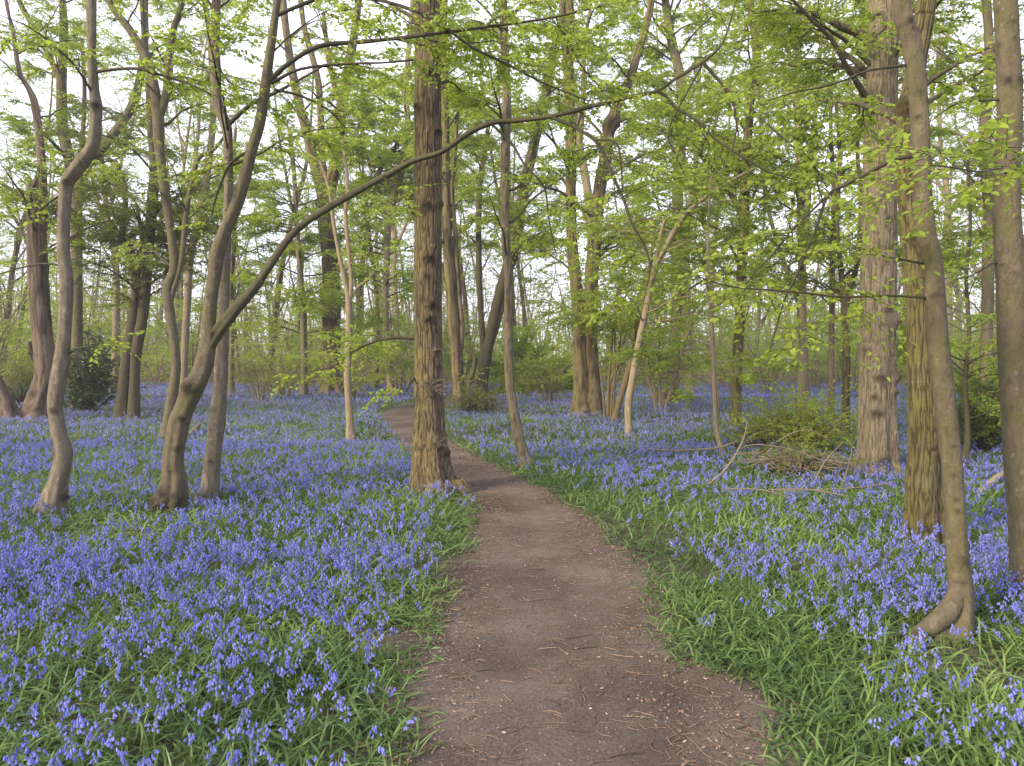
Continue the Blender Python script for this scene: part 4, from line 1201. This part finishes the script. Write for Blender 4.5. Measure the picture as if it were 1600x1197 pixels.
stick('fallen_log', 'dark root curling from the curved slim tree foot', 'log', [(826, 728, 4, 11.2), (840, 716, 4, 11.3), (852, 724, 3.4, 11.4), (862, 730, 3, 11.5)], 'horn_dark', 8)
for lab, pts in [('long rusty-brown log lying behind the twin ivy stems', [(110, 633, 5, 27), (160, 629, 6, 27.5), (215, 632, 6, 28), (262, 626, 5, 28)]),
                 ('rusty-brown log lying behind the forked leaning tree', [(232, 627, 4, 29), (290, 621, 6, 29), (350, 625, 5, 29), (362, 618, 3, 29)]),
                 ('pale thin log leaning on the rusty log pile at left', [(120, 640, 3, 26), (150, 620, 3, 27), (180, 612, 2, 28)]),
                 ('dark log half sunk in the flowers left of the twin ivy stems', [(80, 640, 5, 25), (115, 637, 6, 25), (150, 641, 4, 25)]),
                 ('pale fallen trunk lying on the ground beyond the brush pile', [(1278, 662, 4, 17.5), (1300, 663, 4.5, 17.5), (1345, 668, 4, 17.5)]),
                 ('low pale log behind the mossy oak', [(1395, 678, 3.5, 15.5), (1420, 680, 4, 15.5), (1440, 682, 3, 15.5)]),
                 ('dark slanting log right of the path bend behind the stout trunk', [(735, 634, 4, 24), (745, 640, 4, 23.6), (760, 650, 3, 23)])]:
    stick('fallen_log', lab, 'log', pts, 'dead' if 'brown' in lab or 'dark' in lab else 'far_tan', 10)
# wiry shoots wrapped round the stout oak, dangling dead bits
def wiry(px, py, d, n, L, lab, seed):
    rg = np.random.default_rng(seed)
    c = P(px, py, d)
    q = np.linspace(0, 1, 6)
    a = rg.uniform(0, 2 * math.pi, n)
    dr = np.stack([np.cos(a) * 1.4, -np.abs(np.sin(a)) * .6, rg.normal(0, .25, n)], -1)
    Pt = c + rg.normal(0, .02, (n, 1, 3)) + dr[:, None] * (q * L)[None, :, None] + np.cumsum(rg.normal(0, .018, (n, 6, 3)), axis=1)
    V, Q, _ = tubes(Pt, np.broadcast_to(.0035 * (1 - .5 * q), (n, 6)), 4)
    root = [o for o in C.objects if o.name == 'oak_tree'][0]
    o = build('wiry_shoots', V, Q, M['twig_tan'], root); o['kind'] = 'stuff'


wiry(678, 605, DO - .2, 26, .17, '', 1)
wiry(690, 692, DO - .22, 14, .12, '', 2)
wiry(676, 545, DO - .2, 8, .08, '', 3)

# ------------------------------------------------------------------ bluebells, leaves
def points(n, d0, d1, xr=.74, xm=2.4):
    d = np.sqrt(rg.uniform(d0 ** 2, d1 ** 2, int(n)))
    x = rg.uniform(-1, 1, int(n)) * (xr * d + xm)
    return x, d


def area(d0, d1, xr=.74, xm=2.4):
    return xr * (d1 ** 2 - d0 ** 2) + 2 * xm * (d1 - d0)


def straps(x, y, L, w, phi0, phi1, ns, rg, sd=None, col=None):
    n = len(x)
    az = rg.uniform(0, 2 * math.pi, n)
    t = (np.arange(ns) + .5) / ns
    ph = phi0[:, None] + (phi1 - phi0)[:, None] * t ** 1.3
    ds = (L / ns)[:, None]
    hx = np.concatenate([np.zeros((n, 1)), np.cumsum(np.sin(ph) * ds, 1)], 1)
    hz = np.concatenate([np.zeros((n, 1)), np.cumsum(np.cos(ph) * ds, 1)], 1)
    g = ground_z(x, y)
    tw = rg.normal(0, .25, (n, 1)) * np.linspace(0, 1, ns + 1)
    a = az[:, None] + tw
    X = np.stack([x[:, None] + np.cos(a) * hx, y[:, None] + np.sin(a) * hx, g[:, None] + np.maximum(hz, .008) - .0], -1)
    tilt = rg.normal(0, .5, (n, 1))
    S = np.stack([-np.sin(a), np.cos(a), np.broadcast_to(tilt, a.shape)], -1)
    S = norm(S)
    tq = np.linspace(0, 1, ns + 1)
    wp = np.interp(tq, [0, .15, .6, .9, 1], [.55, .9, 1., .5, .06])
    o = S * (w[:, None] * wp)[..., None] * .5
    V = np.stack([X - o, X + o], 2)
    i = np.arange(n)[:, None] * (ns + 1) * 2
    j = np.arange(ns)[None] * 2
    Q = np.stack([i + j, i + j + 1, i + j + 3, i + j + 2], -1).reshape(-1, 4)
    r = np.repeat(col, (ns + 1) * 2)
    return V.reshape(-1, 3), Q, r


FOOT = G(1462, 1004)
lb = Bag()
bare = [(G(600, 1000), .22), (G(1105, 1095), .33), (G(1140, 1150), .14)]
for (d0, d1, dens, ns, wl, Ll) in ((1.3, 5, 2900, 5, (.006, .0115), (.10, .215)), (5, 12.5, 1150, 3, (.009, .015), (.12, .23)), (12.5, 26, 260, 2, (.018, .03), (.15, .26)), (26, 50, 36, 2, (.045, .07), (.2, .32))):
    x, y = points(area(d0, d1) * dens, d0, d1)
    sd = path_sd(x, y)
    keep = sd > -.05 + .10 * rg.random(len(x))
    keep &= rg.random(len(x)) < np.clip(.6 + sd * 3., 0, 1)
    keep &= ~((np.abs(x - FOOT[0] + .04) < .24) & (np.abs(y - FOOT[1] + .25) < .42) & (rg.random(len(x)) < .72))
    for c, rr in bare:
        keep &= np.hypot(x - c[0], y - c[1]) > rr * (.75 + .5 * rg.random(len(x)))
    keep &= rg.random(len(x)) < .35 + .9 * noise(x * 2.2, y * 2.2, 0, 55)
    x, y, sd = x[keep], y[keep], sd[keep]
    n = len(x)
    short = np.clip(.6 + sd * .9, .55, 1)
    L = rg.uniform(*Ll, n) * short * (.8 + .4 * noise(x * 1.5, y * 1.5, 0, 56))
    p0 = rg.uniform(.25, 1.25, n) + (1 - short) * .5
    p1 = p0 + rg.uniform(.5, 1.7, n)
    col = np.clip(.5 + .9 * (noise(x * .9, y * .9, 0, 57) - .5) + rg.normal(0, .22, n), 0, 1)
    lb.add(*straps(x, y, L, rg.uniform(*wl, n), p0, np.minimum(p1, 2.3), ns, rg, col=col))
o = lb.build('bluebell_leaves', M['strap'], smooth=True)
tag(o, 'mat of arching green strap leaves on both sides of the path', 'ground cover', kind='stuff')


def bluebell_geo(x, y, h, lod, rg, drop=None):
    """returns stalk (V,Q,r) and bells (V,F,r), grouped by stem"""
    n = len(x)
    az = rg.uniform(0, 2 * math.pi, n)
    lean = rg.normal(0, .12, (n, 2))
    q = np.linspace(0, 1, 6 if lod == 0 else 4)
    nod = rg.uniform(.15, .5, n)
    g = ground_z(x, y)
    dirx, diry = np.cos(az), np.sin(az)
    bend = nod[:, None] * h[:, None] * .55 * np.clip((q - .55) / .45, 0, 1)[None] ** 1.6
    Pt = np.stack([x[:, None] + lean[:, :1] * h[:, None] * q + dirx[:, None] * bend,
                   y[:, None] + lean[:, 1:] * h[:, None] * q + diry[:, None] * bend,
                   g[:, None] + h[:, None] * q - bend * .45], -1)
    r = rg.random(n)
    sv = tubes(Pt, np.broadcast_to(np.linspace(.0022, .0012, len(q)), (n, len(q))) * (1 if lod < 2 else 2), 4 if lod == 0 else 3, r)
    m = 8 if lod == 0 else 7 if lod == 1 else 5 if lod == 2 else 3
    t = np.linspace(.70, 1., m)[None] + rg.uniform(-.02, .02, (n, m))
    t = np.minimum(t, 1)
    k = np.minimum((t * (len(q) - 1)).astype(int), len(q) - 2); fr = (t * (len(q) - 1) - k)[..., None]
    ii = np.arange(n)[:, None]
    B = Pt[ii, k] * (1 - fr) + Pt[ii, k + 1] * fr
    aa = az[:, None] + rg.normal(0, .9, (n, m))
    out = np.stack([np.cos(aa), np.sin(aa), np.zeros((n, m))], -1)
    ext = rg.uniform(.008, .018, (n, m, 1)) * (1.2 if lod < 2 else 1.6)
    B = B + out * ext
    ax = norm(out * rg.uniform(.15, .8, (n, m, 1)) + np.array([0, 0, -1.]))
    L = rg.uniform(.0125, .017, (n, m)) * (1., 1.2, 1.7, 3.2)[lod]
    rad = (.0041, .0052, .009, .019)[lod]
    s1 = norm(np.cross(ax, np.array([.3, .2, 1.]) + 0 * ax)); s2 = np.cross(ax, s1)
    rr = np.clip(np.repeat(rg.normal(.5, .22, n)[:, None], m, 1) + rg.normal(0, .15, (n, m)), 0, 1)
    N = n * m
    B, ax, s1, s2, L, rr = B.reshape(N, 3), ax.reshape(N, 3), s1.reshape(N, 3), s2.reshape(N, 3), L.ravel(), rr.ravel()
    if lod == 0:
        ks = 6
        prof = [(0, .45), (.25, .9), (.8, 1.0)]
        a = np.arange(ks) * 2 * math.pi / ks
        rings = []
        for (tt, rf) in prof:
            rings.append(B[:, None] + ax[:, None] * (L * tt)[:, None, None] + (s1[:, None] * np.cos(a)[None, :, None] + s2[:, None] * np.sin(a)[None, :, None]) * rad * rf)
        a2 = a + math.pi / ks
        rings.append(B[:, None] + ax[:, None] * (L * .93)[:, None, None] + (s1[:, None] * np.cos(a2)[None, :, None] + s2[:, None] * np.sin(a2)[None, :, None]) * rad * 1.9)
        V = np.stack(rings, 1)
        i = np.arange(N)[:, None, None] * ks * 4; c = np.arange(2)[None, :, None] * ks; j = np.arange(ks)[None, None]; j2 = (j + 1) % ks
        Q = np.stack([i + c + j, i + c + j2, i + c + ks + j2, i + c + ks + j], -1).reshape(-1, 4)
        i = np.arange(N)[:, None] * ks * 4; j = np.arange(ks)[None]; j2 = (j + 1) % ks
        T = np.stack([i + 2 * ks + j, i + 2 * ks + j2, i + 3 * ks + j], -1).reshape(-1, 3)
        bells = (V.reshape(-1, 3), [Q, T], np.repeat(rr, ks * 4))
        per = ks * 4
    elif lod == 1:
        a = np.arange(4) * math.pi / 2
        dq = s1[:, None] * np.cos(a)[None, :, None] + s2[:, None] * np.sin(a)[None, :, None]
        V = np.stack([B[:, None] + dq * rad * .5, B[:, None] + ax[:, None] * L[:, None, None] + dq * rad * 1.3], 1)
        i = np.arange(N)[:, None] * 8; j = np.arange(4)[None]; j2 = (j + 1) % 4
        Q = np.stack([i + j, i + j2, i + 4 + j2, i + 4 + j], -1).reshape(-1, 4)
        bells = (V.reshape(-1, 3), Q, np.repeat(rr, 8)); per = 8
    else:
        sd = norm(rg.normal(0, 1, (N, 3))); sd = norm(np.cross(ax, sd))
        V = np.stack([B - sd * rad * .5, B + sd * rad * .5, B + ax * L[:, None] + sd * rad * .9, B + ax * L[:, None] - sd * rad * .9], 1)
        Q = np.arange(N * 4).reshape(-1, 4)
        bells = (V.reshape(-1, 3), Q, np.repeat(rr, 4)); per = 4
    return sv, bells, Pt, m


def fdens(x, y, sd):
    right = x > .25
    lo = np.where(right, .2, .06); hi = np.where(right, 1.7, .5)
    far = np.clip((y - 7) / 6, 0, 1)
    hi = hi * (1 - .4 * far); lo = lo * (1 - .5 * far)
    e = np.clip((sd - lo) / (hi - lo), 0, 1)
    n1 = noise(x * .8, y * .8, 0, 61); n2 = noise(x * 3, y * 3, 0, 62)
    p = np.clip(2.6 * (n1 * .5 + n2 * .5) - np.where(y < 6, .42, .62), .16, 1)
    p = p * (1 - far) + far * np.clip(p * .85 + .12, 0, 1)
    ft = (np.abs(x - FOOT[0]) < .34) & (y > FOOT[1] - .95) & (y < FOOT[1] + .1)
    pxx = W / 2 + x / y * F
    br = (pxx > 1135) & (pxx < 1345) & (y > 8.9) & (y < 12.6)
    return e * p * np.where(ft, .12, 1) * np.where(br, .3, 1)


tv, tvv = Bag(), Bag()
near = []
for (d0, d1, dens, lod) in ((1.3, 5.5, 270, 0), (5.5, 13, 105, 1), (13, 26, 56, 2), (26, 47, 32, 3)):
    x, y = points(area(d0, d1) * dens, d0, d1)
    sd = path_sd(x, y)
    keep = (sd > .03) & (rg.random(len(x)) < fdens(x, y, sd))
    x, y = x[keep], y[keep]
    h = rg.uniform(.14, .26, len(x)) * np.where(y > 13, 1.15, 1) * (.85 + .3 * noise(x * 1.2, y * 1.2, 0, 63))
    if lod == 0:
        # those that show largest stand as things of their own
        px = W / 2 + x / y * F
        vis = (px > -20) & (px < 1620) & (y > 2.35)
        order = np.argsort(np.where(vis, y, 99))[:300]
        m_ = np.zeros(len(x), bool); m_[order] = True
        for x0, y0, h0 in zip(x[m_], y[m_], h[m_]):
            sv, be, Pt, m = bluebell_geo(np.array([x0]), np.array([y0]), np.array([h0]), 0, rg)
            r = empty('bluebell', (x0, y0, float(ground_z(x0, y0))))
            side = 'left' if x0 < .3 else 'right'
            tag(r, 'violet-blue bluebell nodding on a green stalk at the near edge, %s of the path' % side, 'bluebell', 'nearest bluebells %s of the path' % side)
            build('stalk', sv[0], sv[1], M['stalk'], r, rnd=sv[2])
            build('flower_head', be[0], be[1], M['bell'], r, rnd=be[2])
        x, y, h = x[~m_], y[~m_], h[~m_]
    sv, be, Pt, m = bluebell_geo(x, y, h, lod, rg)
    tv.add(*sv); tvv.add(*be)
o = empty('bluebell_carpet', (0, 10, 0))
tag(o, 'violet-blue carpet of bluebells spreading under the trees', 'bluebells', kind='stuff')
a = tv.build('stalks', M['stalk'], o); a['kind'] = 'stuff'
a = tvv.build('flower_heads', M['bell'], o, smooth=False); a['kind'] = 'stuff'

# ------------------------------------------------------------------ litter
def litter():
    n = 170000
    x, y = points(n, 1.6, 14, .5, .6)
    sd = path_sd(x, y)
    keep = (sd < .12) & (rg.random(n) < np.where(sd > -.25, 1, .33) * np.clip(.4 + 1.0 * noise(x * 2, y * 2, 0, 71), 0, 1))
    for c, rr in bare: keep |= (np.hypot(x - c[0], y - c[1]) < rr * 1.1)
    x, y, sd = x[keep], y[keep], sd[keep]; n = len(x)
    a = rg.uniform(0, 6.28, n)
    L = rg.uniform(.002, .009, n) * rg.uniform(.5, 1.5, n); w = L * rg.uniform(.12, .6, n)
    c = np.stack([x, y, ground_z(x, y) + .017 + rg.uniform(0, .004, n)], -1)
    u = np.stack([np.cos(a), np.sin(a), rg.normal(0, .18, n)], -1); v = np.stack([-np.sin(a), np.cos(a), rg.normal(0, .25, n)], -1)
    V = np.stack([c - u * L[:, None], c - v * w[:, None] + u * (L * .2)[:, None], c + u * L[:, None], c + v * w[:, None] + [0, 0, .002]], 1)
    o = build('litter_flakes', V.reshape(-1, 3), np.arange(n * 4).reshape(-1, 4), M['litter'], rnd=np.repeat(np.clip(rg.beta(.9, 2.0, n), 0, 1), 4), smooth=False)
    tag(o, 'wood chips and leaf flakes strewn over the earth path', 'leaf litter', kind='stuff')
    # small twigs
    n = 6000
    x, y = points(n * 3, 1.6, 12, .5, .5); sd = path_sd(x, y)
    k = (sd < .1) & (rg.random(len(x)) < np.where(sd > -.3, .9, .4)); x, y = x[k], y[k]; n = len(x)
    a = rg.uniform(0, 6.28, n); L = rg.uniform(.015, .06, n)
    q = np.linspace(-1, 1, 4)
    cv = rg.normal(0, .25, n)
    Pt = np.stack([x[:, None] + np.cos(a)[:, None] * L[:, None] * q - np.sin(a)[:, None] * (cv * L)[:, None] * q ** 2,
                   y[:, None] + np.sin(a)[:, None] * L[:, None] * q + np.cos(a)[:, None] * (cv * L)[:, None] * q ** 2,
                   (ground_z(x, y) + .017)[:, None] + 0 * q], -1)
    V, Q, r = tubes(Pt, rg.uniform(.0008, .002, n)[:, None] * np.array([.8, 1, 1, .6]), 4, rg.random(n))
    o = build('twig_litter', V, Q, M['dry'], rnd=r)
    tag(o, 'scraps of thin dead twig scattered on the path', 'leaf litter', kind='stuff')
    # dead leaves along the edges
    n = 26000
    x, y = points(n, 1.8, 14, .5, .6); sd = path_sd(x, y)
    k = (np.abs(sd - .0) < .13 * (.3 + noise(x * 3, y * 3, 0, 72)) * 1.6)
    for c, rr in bare: k |= (np.hypot(x - c[0], y - c[1]) < rr * 1.05)
    x, y = x[k], y[k]
    lf, _ = sprays(np.stack([x, y, ground_z(x, y) + .03], -1), norm(np.stack([rg.normal(0, 1, len(x)), rg.normal(0, 1, len(x)), 0 * x], -1)), np.full(len(x), .02), 2, .015, rg, True, 0, .5)
    V, Fq, r = lf
    V[:, 2] = np.maximum(V[:, 2], ground_z(V[:, 0], V[:, 1]) + .016)
    o = build('dead_leaves', V, Fq, M['dry'], rnd=r)
    tag(o, 'curled brown dead leaves along the edges of the path', 'leaf litter', kind='stuff')


litter()
spots = [(855, 1010, 30, 5, 'pale chip-like stick'), (880, 1076, 14, -20, 'white splinter'), (1003, 1009, 26, 3, 'brown stick'), (905, 995, 40, 20, 'dark twig'), (840, 898, 20, -8, 'thin stick'),
         (915, 1012, 36, 3, 'thin dark stick'), (995, 1112, 40, -8, 'thin pale twig'), (980, 1168, 60, 14, 'dark bent twig'), (905, 1135, 34, -10, 'dark curved twig'), (720, 955, 22, 50, 'short rusty stick'),
         (715, 1160, 40, -15, 'curved twig'), (795, 1130, 28, 25, 'brown twig'), (855, 942, 50, 2, 'long thin twig'), (980, 1085, 16, 80, 'hooked twig'), (1075, 1140, 20, 5, 'white splinter'),
         (870, 1092, 24, -60, 'short stick'), (1140, 1150, 24, -70, 'curved twig'), (760, 1040, 30, 12, 'grey twig'), (940, 1180, 30, 10, 'brown twig'), (1060, 1185, 50, -6, 'long brown twig')]
rq = np.random.default_rng(5)
for i, (px, py, Lp, ang, kind) in enumerate(spots):
    b = G(px, py); s = b[1] / F
    L = Lp * s / 2 * 1.1
    a = math.radians(ang)
    q = np.linspace(-1, 1, 7)
    cv = rq.normal(0, .2)
    X = b[0] + math.cos(a) * L * q - math.sin(a) * L * cv * q ** 2
    Y = b[1] + math.sin(a) * L * q + math.cos(a) * L * cv * q ** 2
    r = .0035 if 'stick' in kind or 'chip' in kind else .0022
    pth = np.stack([X, Y, ground_z(X, Y) + .014 + r, np.array([.7, 1, 1, .9, 1, .8, .5]) * r], -1)
    V, Fs, kn = stem_mesh(pth, 6, .2, 0, 26, (), i)
    o = build('dry_twig', V, Fs, M['tan' if ('pale' in kind or 'white' in kind) else 'dead' if 'rusty' in kind or 'brown' in kind else 'horn_dark'], None, knot=kn, origin=(b[0], b[1], float(ground_z(*b))))
    row = 'near end' if py > 1100 else 'middle of the foreground' if py > 990 else 'farther stretch'
    col = 'left side' if px < 800 else 'centre' if px < 960 else 'right side'
    tag(o, '%s lying on the %s of the path, %s' % (kind, col, row), 'twig', 'dry twigs on the path')
print('leaf verts', LEAVES[0])

# ------------------------------------------------------------------ air
hm = bpy.data.materials.new('haze'); hm.use_nodes = True
hn = hm.node_tree; hn.nodes.clear()
pv = hn.nodes.new('ShaderNodeVolumePrincipled')
pv.inputs['Color'].default_value = (.93, .94, .97, 1)
pv.inputs['Density'].default_value = .0011
ho = hn.nodes.new('ShaderNodeOutputMaterial')
hn.links.new(pv.outputs[0], ho.inputs['Volume'])
x0, x1, y0, y1, z0, z1 = -560, 560, -140, 660, -1.2, 26
hv = [(x, y, z) for z in (z0, z1) for y in (y0, y1) for x in (x0, x1)]
ho_ = build('haze', hv, np.array([(0, 2, 3, 1), (4, 5, 7, 6), (0, 1, 5, 4), (2, 6, 7, 3), (0, 4, 6, 2), (1, 3, 7, 5)]), hm, smooth=False)
tag(ho_, 'faint pale haze between the trees', 'haze', kind='stuff')
